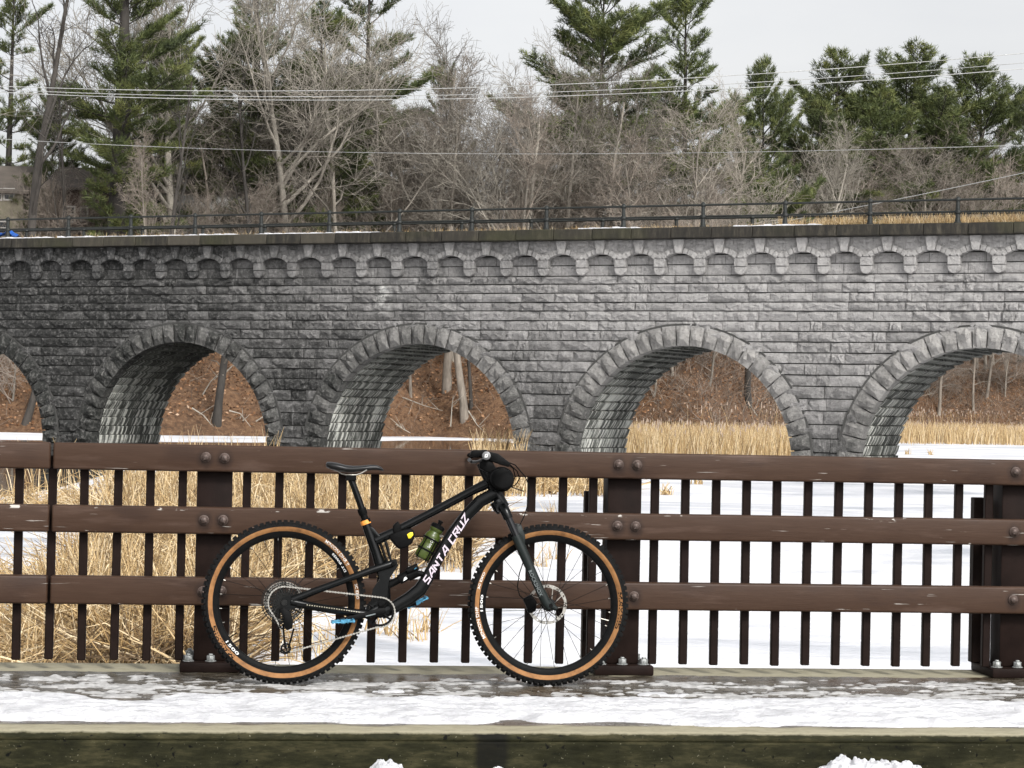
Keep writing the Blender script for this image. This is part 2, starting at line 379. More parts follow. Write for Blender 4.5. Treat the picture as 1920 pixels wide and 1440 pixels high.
# ------------------------------------------------------------------ stone aqueduct bridge
BT = R(25.4); BU = Vector((math.cos(BT), -math.sin(BT), 0)); BW = Vector((math.sin(BT), math.cos(BT), 0)); BO = Vector((0, 91.7, ZI))
bridge = empty('aqueduct_bridge', BO, -BT)
tag(bridge, 'long grey stone arch bridge with a row of small corbel arches under its dark coping', 'bridge')
bridge_inv = Matrix.Identity(4)
ARC = [-27.6, -15.95, -4.30, 7.36, 19.0, 30.65]; AR, AT, SPR = 4.5, .80, -.69 - ZI   # radius, ring thickness, springing (local z)
THK = 5.27; U0, U1 = -33.0, 30.0
def lz(z): return z - ZI
def stone_mat(name, rand, dark, light, soffit=False, lift=1.0):
    m = NM(name); p = m.coord()
    rel = m.n('ShaderNodeVectorMath'); rel.operation = 'SUBTRACT'; m.l(p, rel.inputs[0]); rel.inputs[1].default_value = BO
    q = rel.outputs[0]; u = m.dot(q, BU); w = m.dot(q, BW); z = m.dot(q, (0, 0, 1))
    q2 = m.combine(u, w, z)
    big = m.noise(q2, .16, 3); med = m.noise(q2, 1.6, 6, .65); fine = m.noise(q2, 7, 6, .7); grain = m.noise(q2, 30, 3, .7)
    if rand == 'object': rv = m.n('ShaderNodeObjectInfo').outputs['Random']
    else: rv = m.n('ShaderNodeNewGeometry').outputs['Random Per Island']
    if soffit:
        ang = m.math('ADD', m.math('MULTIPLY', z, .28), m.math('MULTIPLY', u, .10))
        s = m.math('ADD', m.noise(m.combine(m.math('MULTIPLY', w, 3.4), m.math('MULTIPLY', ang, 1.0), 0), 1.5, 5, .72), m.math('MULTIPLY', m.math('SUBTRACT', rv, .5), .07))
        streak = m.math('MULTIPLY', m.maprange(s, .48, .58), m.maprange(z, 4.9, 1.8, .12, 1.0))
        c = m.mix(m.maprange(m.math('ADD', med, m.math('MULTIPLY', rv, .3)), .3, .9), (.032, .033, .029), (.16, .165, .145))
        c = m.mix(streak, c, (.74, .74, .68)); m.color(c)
    else:
        # tone drift: darker on the left half and near the water, paler upper right
        t = m.math('ADD', u, m.math('MULTIPLY', m.math('SUBTRACT', big, .5), 16))
        L = m.maprange(t, -19, 9)
        zf = m.maprange(m.math('ADD', z, m.math('MULTIPLY', m.math('SUBTRACT', big, .5), 4)), 1.0, 6.3, .30, 1.0)
        g = m.math('MULTIPLY', L, zf)
        g = m.math('ADD', g, m.math('MULTIPLY', m.math('SUBTRACT', rv, .5), .34))
        g = m.math('ADD', g, m.math('MULTIPLY', m.math('SUBTRACT', med, .5), .55))
        g = m.math('SUBTRACT', g, m.maprange(rv, .86, .94, 0, .22))
        c = m.mix(g, dark, light)
        c = m.mix(m.maprange(fine, .50, .72, 0, .55), c, m.mix(.5, c, tuple(min(1, x * 1.5) for x in light)))
        c = m.mix(m.maprange(fine, .46, .30, 0, .6), c, m.mix(.75, c, (.02, .02, .018)))
        st = m.noise(m.combine(m.math('MULTIPLY', u, 2.6), 0, m.math('MULTIPLY', z, .22)), 1.5, 5, .7)
        c = m.mix(m.math('MULTIPLY', m.maprange(st, .53, .70), m.maprange(z, 4.6, 5.6, .25, .60)), c, m.mix(.7, c, (.03, .03, .027)))
        c = m.mix(m.math('MULTIPLY', m.maprange(st, .40, .30), .35), c, tuple(min(1, x * 1.35) for x in light))
        # one old lime run below the corbels
        lim = m.math('MULTIPLY', m.maprange(m.math('ABSOLUTE', m.math('ADD', u, m.math('ADD', 5.55, m.math('MULTIPLY', fine, .7)))), .16, .42, 1, 0), m.math('MULTIPLY', m.maprange(z, 5.9, 6.7), m.maprange(z, 7.34, 7.2)))
        c = m.mix(m.math('MULTIPLY', lim, m.maprange(med, .40, .55)), c, (.62, .61, .58))
        m.color(c)
    m.rough(.85); m.b.inputs['Specular IOR Level'].default_value = .3
    m.bump(m.math('ADD', m.math('ADD', fine, m.math('MULTIPLY', med, 1.2)), m.math('MULTIPLY', grain, .35)), 1.0, .13); return m.m
DK, LT = (.034, .034, .032), (.385, .372, .360)
M_STONE = stone_mat('rock_faced_granite', 'object', DK, LT); M_STONE2 = stone_mat('rock_faced_granite_joined', 'island', DK, LT)
M_VOUS = stone_mat('voussoir_granite', 'object', (.034, .035, .032), (.385, .37, .35))
M_CORB = stone_mat('dressed_granite', 'object', (.05, .05, .049), (.43, .415, .40))
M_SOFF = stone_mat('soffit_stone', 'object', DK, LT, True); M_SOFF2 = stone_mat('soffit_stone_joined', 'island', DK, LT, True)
m = NM('mortar'); m.color(m.mix(m.noise(m.coord(), 1.2, 5), (.016, .016, .014), (.085, .083, .078))); m.rough(.95); M_MORT = m.m
m = NM('coping_granite'); p = m.coord(); u = m.dot(p, BU)
st = m.noise(m.combine(m.math('MULTIPLY', u, 3.5), 0, m.math('MULTIPLY', m.dot(p, (0, 0, 1)), .8)), 1.2, 6, .7)
c = m.ramp(st, [(.3, (.006, .0055, .004)), (.5, (.019, .016, .011)), (.64, (.048, .041, .029)), (.78, (.15, .14, .115))])
c = m.mix(m.maprange(m.noise(p, .35, 3), .5, .7, 0, .5), c, (.045, .045, .014)); c = m.mix(m.maprange(m.n('ShaderNodeObjectInfo').outputs['Random'], .75, 1, 0, .5), c, (.11, .095, .07))
m.color(c); m.rough(.85); m.bump(m.noise(p, 5, 6, .7), .6, .04); M_COPE = m.m

# core behind the stones, with the arches cut through
def barrel_z(u):
    for a in ARC:
        d = abs(u - a); r = AR + .10
        if d < r: return SPR + math.sqrt(r * r - d * d)
    return 0.0
us = sorted(set([round(x, 3) for x in np.arange(U0, U1 + .01, .35)] + [round(a + s * (AR + .1) * math.cos(t), 4) for a in ARC for s in (-1, 1) for t in np.linspace(.001, PI / 2, 22) if U0 < a + s * (AR + .1) * math.cos(t) < U1]))
V = []; Fq = []; TOPZ = lz(7.96)
for u in us:
    b = barrel_z(u); V += [(u, .05, b), (u, .05, TOPZ), (u, THK, b), (u, THK, TOPZ)]
for i in range(len(us) - 1):
    a, b = i * 4, i * 4 + 4; Fq += [(a, b, b + 1, a + 1), (a + 2, a + 3, b + 3, b + 2), (a, a + 2, b + 2, b), (a + 1, b + 1, b + 3, a + 3)]
core = link('wall_core', np_mesh('wall_core', V, [np.array(Fq)], [M_MORT]), None, bridge)

def rock_block(seed, nx=6, nz=3, rough=1.0):
    """unit block: x,z in +-.5, back y=0, front about y=-1; rock-faced front"""
    r = random.Random(seed); V = []; Fs = []
    xs = [-.5 + i / nx for i in range(nx + 1)]; zs = [-.5 + i / nz for i in range(nz + 1)]
    for i, x in enumerate(xs):
        for j, z in enumerate(zs):
            e = (i in (0, nx)) or (j in (0, nz))
            y = -r.uniform(.28, .50) if e else -r.uniform(.55, 1.05) * rough - (.12 if j == nz - 1 else 0)
            if j == 0: y -= r.choice((0, 0, .2, .4))
            jx = 0 if i in (0, nx) else r.uniform(-.3, .3) / nx; jz = 0 if j in (0, nz) else r.uniform(-.25, .25) / nz
            V.append((x + jx, y, z + jz))
    n = nz + 1
    for i in range(nx):
        for j in range(nz):
            a = i * n + j
            q = [a, a + n, a + n + 1, a + 1]
            if r.random() < .5: Fs += [(q[0], q[1], q[2]), (q[0], q[2], q[3])]
            else: Fs += [(q[0], q[1], q[3]), (q[1], q[2], q[3])]
    b = len(V); V += [(-.5, 0, -.5), (.5, 0, -.5), (.5, 0, .5), (-.5, 0, .5)]
    # rim to back
    bot = [i * n for i in range(nx + 1)]; top = [i * n + nz for i in range(nx + 1)]; lef = list(range(n)); rig = [nx * n + j for j in range(n)]
    Fs.append(tuple([b, b + 1] + bot[::-1])); Fs.append(tuple(top + [b + 2, b + 3])); Fs.append(tuple([b] + lef + [b + 3])); Fs.append(tuple(rig[::-1][::1] + [b + 1, b + 2]))
    return V, Fs
ROCKS = [rock_block(100 + i, 7, 3) for i in range(14)]
def raw_mesh(name, VF, mat):
    me = bpy.data.meshes.new(name); me.from_pydata(VF[0], [], VF[1]); 
    bm = bmesh.new(); bm.from_mesh(me); bmesh.ops.recalc_face_normals(bm, faces=bm.faces); bm.to_mesh(me); bm.free()
    me.materials.append(mat); return me
ROCKM = [raw_mesh('stone', r, M_STONE) for r in ROCKS]
# courses (world z of joints), read off the wall
CZ = [6.56, 6.24, 5.88, 5.51, 5.17, 4.78, 4.39, 3.99, 3.58, 3.17, 2.74, 2.31, 1.84, 1.38, .87, .33, -.2, -.70, -1.05]
CZ = [7.36, 6.98] + CZ
stones = []
for ci in range(len(CZ) - 1):
    z1, z0 = lz(CZ[ci]), lz(CZ[ci + 1]); segs = [(U0, U1)]
    for a in ARC:
        d0, d1 = z0 - SPR, z1 - SPR
        lo = math.sqrt(AR * AR - d0 * d0) if 0 <= d0 < AR else (AR if d0 < 0 else 0)
        hi = math.sqrt((AR + AT) ** 2 - d1 * d1) if 0 <= d1 < AR + AT else (AR + AT if d1 < 0 else 0)
        if d0 >= AR + AT: continue
        x = (lo + max(lo, hi)) / 2
        if x < .05: continue
        ns = []
        for (p_, q_) in segs:
            if a + x <= p_ or a - x >= q_: ns.append((p_, q_)); continue
            if a - x > p_: ns.append((p_, a - x))
            if a + x < q_: ns.append((a + x, q_))
        segs = ns
    for (p_, q_) in segs:
        u = p_ - (random.uniform(0, .9) if p_ == U0 else 0)
        while u < q_ - .02:
            l = random.choice((.5, .75, .95, 1.1, 1.2, 1.35, 1.5, 1.65)) * random.uniform(.92, 1.08)
            if q_ - u - l < .42: l = q_ - u
            if l > 2.0: l = l / 2
            stones.append((u, u + l, z0, z1, ci)); u += l
def world_b(u, w, z): return BO + BU * u + BW * w + Vector((0, 0, z))
def proj(pv):
    d = pv - CAM; f = d.dot(CF); return 960 + F * d.dot(CR) / f, 720 - F * d.dot(CU) / f
def vis(s):
    x, y = proj(world_b((s[0] + s[1]) / 2, 0, (s[2] + s[3]) / 2)); return -20 < x < 1940 and y < 862
def px_area(s):
    d = (world_b((s[0] + s[1]) / 2, 0, 0) - CAM).length; return (s[1] - s[0]) * (s[3] - s[2]) / d ** 2 if vis(s) else 0
order = sorted(range(len(stones)), key=lambda i: -px_area(stones[i])); as_part = set(order[:300]); JV = MB()
def stone_scale(s):
    proud = random.uniform(.11, .22) if s[4] >= 2 else .07
    return (s[1] - s[0] - random.uniform(.012, .026)), proud, (s[3] - s[2] - random.uniform(.03, .05))
for i, s in enumerate(stones):
    sx_, sy_, sz_ = stone_scale(s); k = random.randrange(len(ROCKS)); cx, cz = (s[0] + s[1]) / 2, (s[2] + s[3]) / 2
    fl = random.choice((-1, 1))
    if i in as_part:
        o = link('stone', ROCKM[k], None, bridge, (cx, .05, cz)); o.scale = (sx_, sy_, sz_)
    else:
        V, Fs = ROCKS[k]; JV.add([(cx + x * sx_, .05 + y * sy_, cz + z * sz_) for x, y, z in V], Fs)
me = bpy.data.meshes.new('masonry'); me.from_pydata(JV.v, [], JV.f)
bm = bmesh.new(); bm.from_mesh(me); bmesh.ops.recalc_face_normals(bm, faces=bm.faces); bm.to_mesh(me); bm.free(); me.materials.append(M_STONE2)
tag(link('masonry', me, None, bridge), kind='stuff')

# arch rings
NV = 27; DA = PI / NV
def voussoir(seed):
    r = random.Random(seed); na, nr = 3, 3; V = []; Fs = []
    for i in range(na + 1):
        for j in range(nr + 1):
            a = (i / na - .5) * DA * .91; rad = AR + .0 + AT * (.01 + .98 * j / nr); e = i in (0, na) or j in (0, nr)
            y = -.10 - (r.uniform(0, .035) if e else r.uniform(.05, .24))
            V.append((rad * math.sin(a), y, rad * math.cos(a)))
    n = nr + 1
    for i in range(na):
        for j in range(nr):
            a = i * n + j; q = [a, a + n, a + n + 1, a + 1]
            Fs += [(q[0], q[1], q[2]), (q[0], q[2], q[3])] if r.random() < .5 else [(q[0], q[1], q[3]), (q[1], q[2], q[3])]
    b = len(V)
    for (i, j) in ((0, 0), (na, 0), (na, nr), (0, nr)): V.append((V[i * n + j][0], .45, V[i * n + j][2]))
    bot = [i * n for i in range(na + 1)]; top = [i * n + nr for i in range(na + 1)]; lef = list(range(n)); rig = [na * n + j for j in range(n)]
    Fs += [tuple([b, b + 1] + bot[::-1]), tuple(top + [b + 2, b + 3]), tuple([b] + lef + [b + 3]), tuple(rig[::-1] + [b + 1, b + 2])]
    return V, Fs
VM = [raw_mesh('voussoir', voussoir(300 + i), M_VOUS) for i in range(7)]
for a in ARC[:5]:
    for k in range(NV):
        o = link('voussoir', random.choice(VM), None, bridge, (a, .03, SPR)); o.rotation_euler = (0, (k + .5) * DA - PI / 2, 0)
for a in ARC:      # pier courses below the springing and the outer moulded edge of each ring
    rb = MB(); n = 48
    for i in range(n):
        t0, t1 = PI * i / n, PI * (i + 1) / n; r1, r2 = AR + AT - .005, AR + AT + .07
        P = [(a + r_ * math.cos(t), y, SPR + r_ * math.sin(t)) for t in (t0, t1) for r_ in (r1, r2) for y in (-.09, .06)]
        rb.add(P, [(0, 2, 6, 4), (2, 3, 7, 6), (0, 4, 5, 1), (1, 5, 7, 3)])
    if a < 30: rb.build('ring_edge', M_MORT, bridge)
# barrel soffit
NS = 36; DS = PI / NS
def soffit_block(seed):
    r = random.Random(seed); V = []; Fs = []; na, nw = 2, 4
    for i in range(na + 1):
        for j in range(nw + 1):
            e = i in (0, na) or j in (0, nw); a = (i / na - .5) * DS * .92; rad = AR + (.055, .0, -.025)[i] + (.015 if j in (0, nw) else r.uniform(-.012, .012))
            V.append((rad * math.sin(a), (j / nw - .5) * .985, rad * math.cos(a)))
    n = nw + 1
    for i in range(na):
        for j in range(nw):
            b = i * n + j; Fs.append((b, b + 1, b + n + 1, b + n))
    b0 = len(V)
    for (i, j) in ((0, 0), (na, 0), (na, nw), (0, nw)):
        x, y, z = V[i * n + j]; V.append((x * 1.03, y, z * 1.03))
    s0 = [i * n for i in range(na + 1)]; s1 = [i * n + nw for i in range(na + 1)]; e0 = list(range(n)); e1 = [na * n + j for j in range(n)]
    Fs += [tuple([b0, b0 + 1] + s0[::-1]), tuple(s1 + [b0 + 2, b0 + 3]), tuple([b0] + e0 + [b0 + 3]), tuple(e1[::-1] + [b0 + 1, b0 + 2])]
    return V, Fs
SB = [soffit_block(500 + i) for i in range(5)]; SM = [raw_mesh('soffit_stone', s, M_SOFF) for s in SB]; SJ = MB(); cnt = 0
for a in (ARC[4], ARC[3], ARC[2], ARC[1], ARC[0]):
    for k in range(NS):
        off = .5 if k % 2 else 0; w = .50 - off * 1.0
        th = (k + .5) * DS - PI / 2
        while w < THK - .05:
            w0, w1 = max(.50, w), min(THK, w + 1.05)
            if w1 - w0 > .15:
                kk = random.randrange(5); wc, wl = (w0 + w1) / 2, w1 - w0
                if k < 17 and cnt < 290 and a > -20:
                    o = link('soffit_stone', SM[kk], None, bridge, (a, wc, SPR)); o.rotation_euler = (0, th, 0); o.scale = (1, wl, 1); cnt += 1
                else:
                    c_, s_ = math.cos(th), math.sin(th); V, Fs = SB[kk]
                    SJ.add([(a + x * c_ + z * s_, wc + y * wl, SPR - x * s_ + z * c_) for x, y, z in V], Fs)
            w += 1.05
me = bpy.data.meshes.new('soffit_masonry'); me.from_pydata(SJ.v, [], SJ.f)
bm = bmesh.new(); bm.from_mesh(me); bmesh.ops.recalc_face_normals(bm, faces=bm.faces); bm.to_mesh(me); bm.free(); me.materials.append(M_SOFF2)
tag(link('soffit_masonry', me, None, bridge), kind='stuff')

# corbel table
CP = 11.655 / 7; K0 = 7.2
ks = [K0 + CP * i for i in range(-23, 14) if U0 + 1 < K0 + CP * i < U1 - 1]
b = MB(); xr = .235; PJ = -.29
prof = [(xr * math.sin(t), lz(6.80) - .24 * math.cos(t)) for t in np.linspace(-PI / 2, PI / 2, 11)]
b.prism(prof + [(xr, lz(6.86)), (-xr, lz(6.86))], PJ + .06, .05); corb_low = b.mesh('corbel', [M_CORB], 40, .02, 1)
b = MB(); b.box(-xr, xr, PJ + .03, .05, lz(6.875), lz(7.20)); corb_up = b.mesh('corbel_block', [M_CORB], 40, .02, 1)
b = MB(); b.prism([(-.13, lz(7.40)), (.13, lz(7.40)), (.21, lz(7.80)), (.225, lz(7.945)), (-.225, lz(7.945)), (-.21, lz(7.80))], PJ - .10, .05); keym = b.mesh('keystone', [M_CORB], 40, .02, 1)
Rm = .96; zc = lz(7.41) - Rm; ha = math.asin(.595 / Rm)
def arch_stone(a0, a1, r1, seed):
    r = random.Random(seed); b = MB(); P = []
    for t in (a0 + .008, (a0 + a1) / 2, a1 - .008): P.append((Rm * math.sin(t), zc + Rm * math.cos(t)))
    for t in (a1 - .008, (a0 + a1) / 2, a0 + .008): P.append((r1 * math.sin(t), zc + r1 * math.cos(t)))
    b.prism(P, PJ - r.uniform(-.02, .03), .05); return b.mesh('corbel_arch_stone', [M_CORB], 40, .012, 1)
angs = np.linspace(.16, ha + .06, 4); ASM = []
for i in range(3):
    ASM += [arch_stone(angs[i], angs[i + 1], Rm + .215, i), arch_stone(-angs[i + 1], -angs[i], Rm + .215, i + 9)]
# spandrel above each little arch
P = [(-CP / 2 + .004, lz(7.20))]
P = [(x, lz(7.20)) for x in (-CP / 2 + .004,)] + [(-(Rm + .20) * math.sin(t), zc + (Rm + .20) * math.cos(t)) for t in np.linspace(ha + .05, -ha - .05, 13)] + [(CP / 2 - .004, lz(7.20)), (CP / 2 - .004, lz(7.95)), (-CP / 2 + .004, lz(7.95))]
b = MB(); b.prism(P, PJ + .07, .05); spm = b.mesh('spandrel', [M_STONE], 40)
b = MB(); b.prism([(-.12, lz(7.2)), (.12, lz(7.2)), (.115, lz(7.3)), (0, lz(7.42)), (-.115, lz(7.3))], PJ, .05); spring = b.mesh('springer', [M_CORB], 40, .015, 1)
# small rough stones set in the spandrels
sps = [raw_mesh('spandrel_stone', rock_block(700 + i, 3, 2), M_STONE) for i in range(4)]
for k in ks:
    link('keystone', keym, None, bridge, (k, 0, 0)); link('spandrel', spm, None, bridge, (k, 0, 0))
    for am in ASM: link('corbel_arch_stone', am, None, bridge, (k, 0, 0))
    c0 = k + CP / 2
    link('corbel', corb_low, None, bridge, (c0, 0, 0)); link('corbel_block', corb_up, None, bridge, (c0, 0, 0)); link('springer', spring, None, bridge, (c0, 0, 0))
    for dx, dz, w_, h_ in ((0, 7.83, .5, .19), (.44, 7.80, .30, .24), (-.44, 7.80, .30, .24), (0, 7.60, .30, .22)):
        o = link('spandrel_stone', random.choice(sps), None, bridge, (c0 + dx, PJ + .075, lz(dz))); o.scale = (w_, .06, h_)
# coping and the filled top
b = MB(); b.box(-CP / 2 + .006, CP / 2 - .006, -.62, .62, lz(7.965), lz(8.39)); cope = b.mesh('coping_stone', [M_COPE], 40, .03, 1)
for k in ks:
    o = link('coping_stone', cope, None, bridge, (k + .6, random.uniform(-.012, .012), random.uniform(-.006, .006)))
o = MB().box(U0, U1, .63, THK - .3, TOPZ + .004, lz(8.30)).build('top_fill', simple('turf_soil', (.10, .085, .05), .95, var=.4, scale=2), bridge)
o = MB().box(U0, U1, THK - .29, THK + .5, TOPZ + .004, lz(8.39)).build('far_coping', M_COPE, bridge)

# iron railing standing on the coping
iron = simple('weathered_iron', (.020, .022, .020), .55, .3, .35, 3, .3, 40)
rail = empty('iron_railing', BO + Vector((0, 0, lz(8.39))), -BT)
tag(rail, 'thin dark iron railing of posts and pipes along the top of the stone bridge', 'railing')
RW = -.28
post_prof = [(0, .14), (.05, .14), (.07, .11), (.34, .085), (.36, .12), (.41, .135), (.47, .12), (.50, .08), (.80, .072), (.82, .10), (.87, .118), (.92, .10), (.96, .06), (.99, .02)]
pm = MB().lathe(post_prof, (0, 0, 0), (0, 0, 1), 10).mesh('post', [iron], 40)
pu = [1.51 + 2 * CP * i for i in range(-10, 9)]; pu = [u for u in pu if U0 + .5 < u < U1 - .5]
seg = 2 * CP
def pipe(nm, z, r): return MB().tube([(0, 0, z), (seg, 0, z)], r, 7).mesh(nm, [iron], 60)
top_p, mid_p = pipe('top_rail', .87, .042), pipe('middle_rail', .43, .038)
rail2 = empty('iron_railing', BO + BW * (THK + .15) + Vector((0, 0, lz(8.39))), -BT)
tag(rail2, 'far iron railing half hidden behind the near one, only its top pipe showing', 'railing')
for par, w_ in ((rail, RW), (rail2, 0)):
    for i, u in enumerate(pu):
        link('post', pm, None, par, (u, w_, 0))
        if i < len(pu) - 1:
            for pmx in (top_p, mid_p): link(pmx.name.split('.')[0], pmx, None, par, (u, w_, 0))
# ------------------------------------------------------------------ brown railing beside the walkway
pL, pM = fpx(402.5, 905, .065)[0], fpx(1172, 915, .065)[0]; PSP = (pM - pL); BS = PSP / 13
m = NM('brown_painted_wood'); p = m.coord('Object')
n1 = m.noise(m.mapped(p, (3, 8, 30)), 2.0, 5, .6); n2 = m.noise(m.mapped(p, (1.2, 3, 3)), 2.0, 4)
c = m.ramp(n1, [(.3, (.042, .0215, .0125)), (.7, (.055, .030, .0185))])
c = m.mix(m.maprange(n2, .54, .66, 0, .6), c, (.030, .016, .011)); n5 = m.noise(m.mapped(p, (1.3, 1, 9), loc=(9, 0, 2)), 1.3, 5, .6); c = m.mix(m.maprange(n5, .55, .70, 0, .45), c, (.13, .085, .066))
sc = m.noise(m.mapped(p, (2.2, 1, 70)), 1.6, 3, .6, .2); sm_ = m.noise(m.mapped(p, (1.1, 1, 3.0), loc=(3, 0, 7)), 1.7, 3)
scr = m.math('MULTIPLY', m.maprange(sc, .655, .67), m.maprange(sm_, .52, .57))
sxr = N(m.nt, 'ShaderNodeSeparateXYZ'); m.l(p, sxr.inputs[0]); zr_ = sxr.outputs['Z']
ed = None
for ze in (.309, .640, .752):      # paint chipped along the lower edges and one upper edge
    q_ = m.maprange(m.math('ABSOLUTE', m.math('SUBTRACT', zr_, ze + .004)), .004, .009, 1, 0); ed = q_ if ed is None else m.math('MAXIMUM', ed, q_)
chn = m.noise(m.mapped(p, (2.4, 1, 6), loc=(1, 0, 0)), 2.3, 5, .6)
scr = m.math('MAXIMUM', scr, m.math('MULTIPLY', ed, m.maprange(chn, .60, .62)))
m.b.inputs['Specular IOR Level'].default_value = .22
fx = m.math('MULTIPLY', m.math('ABSOLUTE', m.math('SUBTRACT', m.math('FRACT', m.math('ADD', m.math('DIVIDE', m.math('SUBTRACT', sxr.outputs['X'], pL), PSP), 20.5)), .5)), PSP)
dx_ = m.math('POWER', m.math('SUBTRACT', fx, .0435), 2.0); dz_ = None
for zc_ in (.9965, .7065, .3765):
    q_ = m.math('ABSOLUTE', m.math('SUBTRACT', zr_, zc_ - .006)); dz_ = q_ if dz_ is None else m.math('MINIMUM', dz_, q_)
dd_ = m.math('ADD', m.math('SQRT', m.math('ADD', dx_, m.math('MULTIPLY', m.math('POWER', dz_, 2.0), .7))), m.math('MULTIPLY', m.math('SUBTRACT', m.noise(p, 28, 4, .6), .5), .03))
c = m.mix(m.maprange(dd_, .046, .024, 0, .75), c, (.020, .011, .008))   # grime round the bolt heads
c = m.mix(scr, c, (.48, .45, .41)); m.color(c); m.rough(m.maprange(n2, .4, .65, .60, .42))
m.bump(m.math('SUBTRACT', m.noise(m.mapped(p, (4, 40, 60)), 3, 5, .6), m.math('MULTIPLY', scr, .6)), .25, .004); WOODP = m.m
DARKP = simple('dark_brown_painted_steel', (.013, .0075, .006), .55, 0, .3, 9, .3, 90, spec=.08)
RUST = simple('brown_painted_bolt', (.085, .060, .050), .5, .3, .5, 120, .6, 200)
GALV = simple('galvanised_steel', (.34, .35, .34), .55, .6, .45, 90, .6, 160)
fence = empty('brown_railing', FM @ Vector((0, .06, 0)), FA)
tag(fence, 'brown walkway railing of three wide wooden rails over dark steel posts and balusters', 'railing')
def fl(u, v, z): return (u, v - .06, z)
pL, pM = fpx(402.5, 905, .065)[0], fpx(1172, 915, .065)[0]; PSP = (pM - pL); BS = PSP / 13
posts = [pL - PSP, pL, pM, pM + PSP]
# joint between two rail lengths
uj = pL - 5 * BS
rb = {}
for z0, z1 in ((.93, 1.054), (.64, .766), (.309, .440)):
    for (a, b_) in ((uj - 4.6, uj - .006), (uj + .006, uj + 6.6)):
        mb = MB(); mb.box(a, b_, .0, .062, z0, z1)
        o = link('rail', mb.mesh('rail', [WOODP], 40, .011, 3), None, fence, fl(0, 0, 0)); rb[(round(z0, 2), a > uj)] = o
bal = MB().box(-.0195, .0195, .0, .035, .045, .99).mesh('baluster', [DARKP], 40, .004, 1)
i = 0
for k in range(-26, 40):
    if k % 13 == 0: continue
    o = link('baluster', bal, None, fence, fl(pL + k * BS, .068, random.uniform(-.003, .003)))
    o.rotation_euler = (0, random.uniform(-.004, .004), 0)
post = MB().box(-.082, .082, .0, .15, .046, 1.02).mesh('post', [DARKP], 40, .008, 2)
stub = MB().box(-.03, .03, 0, .06, .046, .86).mesh('stub_post', [DARKP], 40, .004, 1)
plate = MB().box(-.142, .142, -.16, .18, .001, .046).mesh('base_plate', [DARKP], 40, .006, 2)
mb = MB(); mb.lathe([(0, .024), (-.003, .024), (-.006, .0185), (-.012, .0165), (-.017, .011), (-.019, .004)], (0, 0, 0), (0, 1, 0), 18)
mb.box(-.016, .016, -.0200, -.0165, -.0018, .0018)
bolt = mb.mesh('bolt', [RUST], 50)
mb = MB(); hx = [(.021 * math.cos(PI / 3 * q), .021 * math.sin(PI / 3 * q)) for q in range(6)]
V = [(x, y, z) for z in (.004, .028) for x, y in hx]; mb.add(V, [tuple(range(5, -1, -1)), tuple(range(6, 12))] + [(q, (q + 1) % 6, 6 + (q + 1) % 6, 6 + q) for q in range(6)])
mb.lathe([(0, .027), (.004, .027)], (0, 0, 0), (0, 0, 1), 16); mb.lathe([(.028, .011), (.036, .010)], (0, 0, 0), (0, 0, 1), 10)
nut = mb.mesh('nut', [GALV], 40, .0015, 1)
for n_, pu_ in enumerate(posts):
    link('post', post, None, fence, fl(pu_, .070, 0))
    pl_ = link('base_plate', plate, None, fence, fl(pu_, .145, 0))
    for dx in (-.103, 0, .103):
        for dy in (-.10, .12):
            if dx == 0 and dy > 0: continue
            o = link('nut', nut, None, pl_, (dx, dy, .046)); o.rotation_euler = (0, 0, random.uniform(0, 1))
    if n_ >= 2: link('stub_post', stub, None, fence, fl(pu_ - .135, .245, 0))
    for z0 in (.93, .64, .31):
        par = rb[(round(z0, 2), pu_ > uj)]
        for dx in (-.043, .044):
            o = link('bolt', bolt, None, par, (pu_ + dx + random.uniform(-.002, .002), -.002, z0 + .0665 + random.uniform(-.002, .002)))
            o.rotation_euler = (0, random.uniform(-1.2, 1.2), 0)

# ------------------------------------------------------------------ bicycle
LEAN = R(2.5); BV = -.43
BM = FM @ Matrix.Translation((0, BV, 0)) @ Matrix.Rotation(-LEAN, 4, 'X'); BMI = BM.inverted(); SH = 0.0
def B(px, py, y=0.0):
    o_ = BMI @ CAM; d_ = BMI.to_3x3() @ ray(px, py); t = (y - o_.y) / d_.y; q = o_ + d_ * t
    return Vector((q.x - SH, y, q.z))
WR = .3665; SH = B(532.4, 1129.5).x; zr = B(532.4, 1129.5).z; WB = B(1028, 1135.3).x
bike = empty('bicycle'); bike.matrix_world = FM @ Matrix.Translation((SH, BV, 0)) @ Matrix.Rotation(-LEAN, 4, 'X')
tag(bike, 'black full suspension mountain bike with tan sidewall tyres leaning on the brown railing', 'bicycle')
rc, fc = Vector((0, 0, WR)), Vector((WB, 0, WR))
BLK = simple('gloss_black_paint', (.0028, .0032, .0032), .24, 0, .3, 15, .05, 60, coat=.0, spec=.22)
MAT = simple('matt_black', (.005, .005, .005), .5, 0, .3, 40, .2, 200, spec=.06)
GREYD = simple('dark_grey_green_magnesium', (.009, .013, .012), .42, 0, .2, 20, .1, 90, spec=.3)
RUB = simple('black_rubber', (.007, .007, .007), .8, 0, .4, 60, .4, 250, spec=.12)
m = NM('tan_sidewall'); p = m.coord('Object'); n1 = m.noise(p, 22, 5, .65); m.color(m.ramp(n1, [(.25, (.11, .046, .013)), (.5, (.26, .118, .036)), (.75, (.35, .17, .06))]))
m.rough(.75); m.bump(m.noise(p, 220, 3), .3, .002); TAN = m.m
CHR = simple('worn_steel', (.42, .40, .36), .35, 1, .4, 120)
BLUE = simple('blue_anodised', (.10, .33, .50), .35, .6, .4, 90)
WHT = simple('white_print', (.80, .80, .78), .6); PINK = simple('pale_mauve_print', (.58, .50, .56), .5, var=.05); DGR = simple('grey_print', (.16, .18, .18), .5)
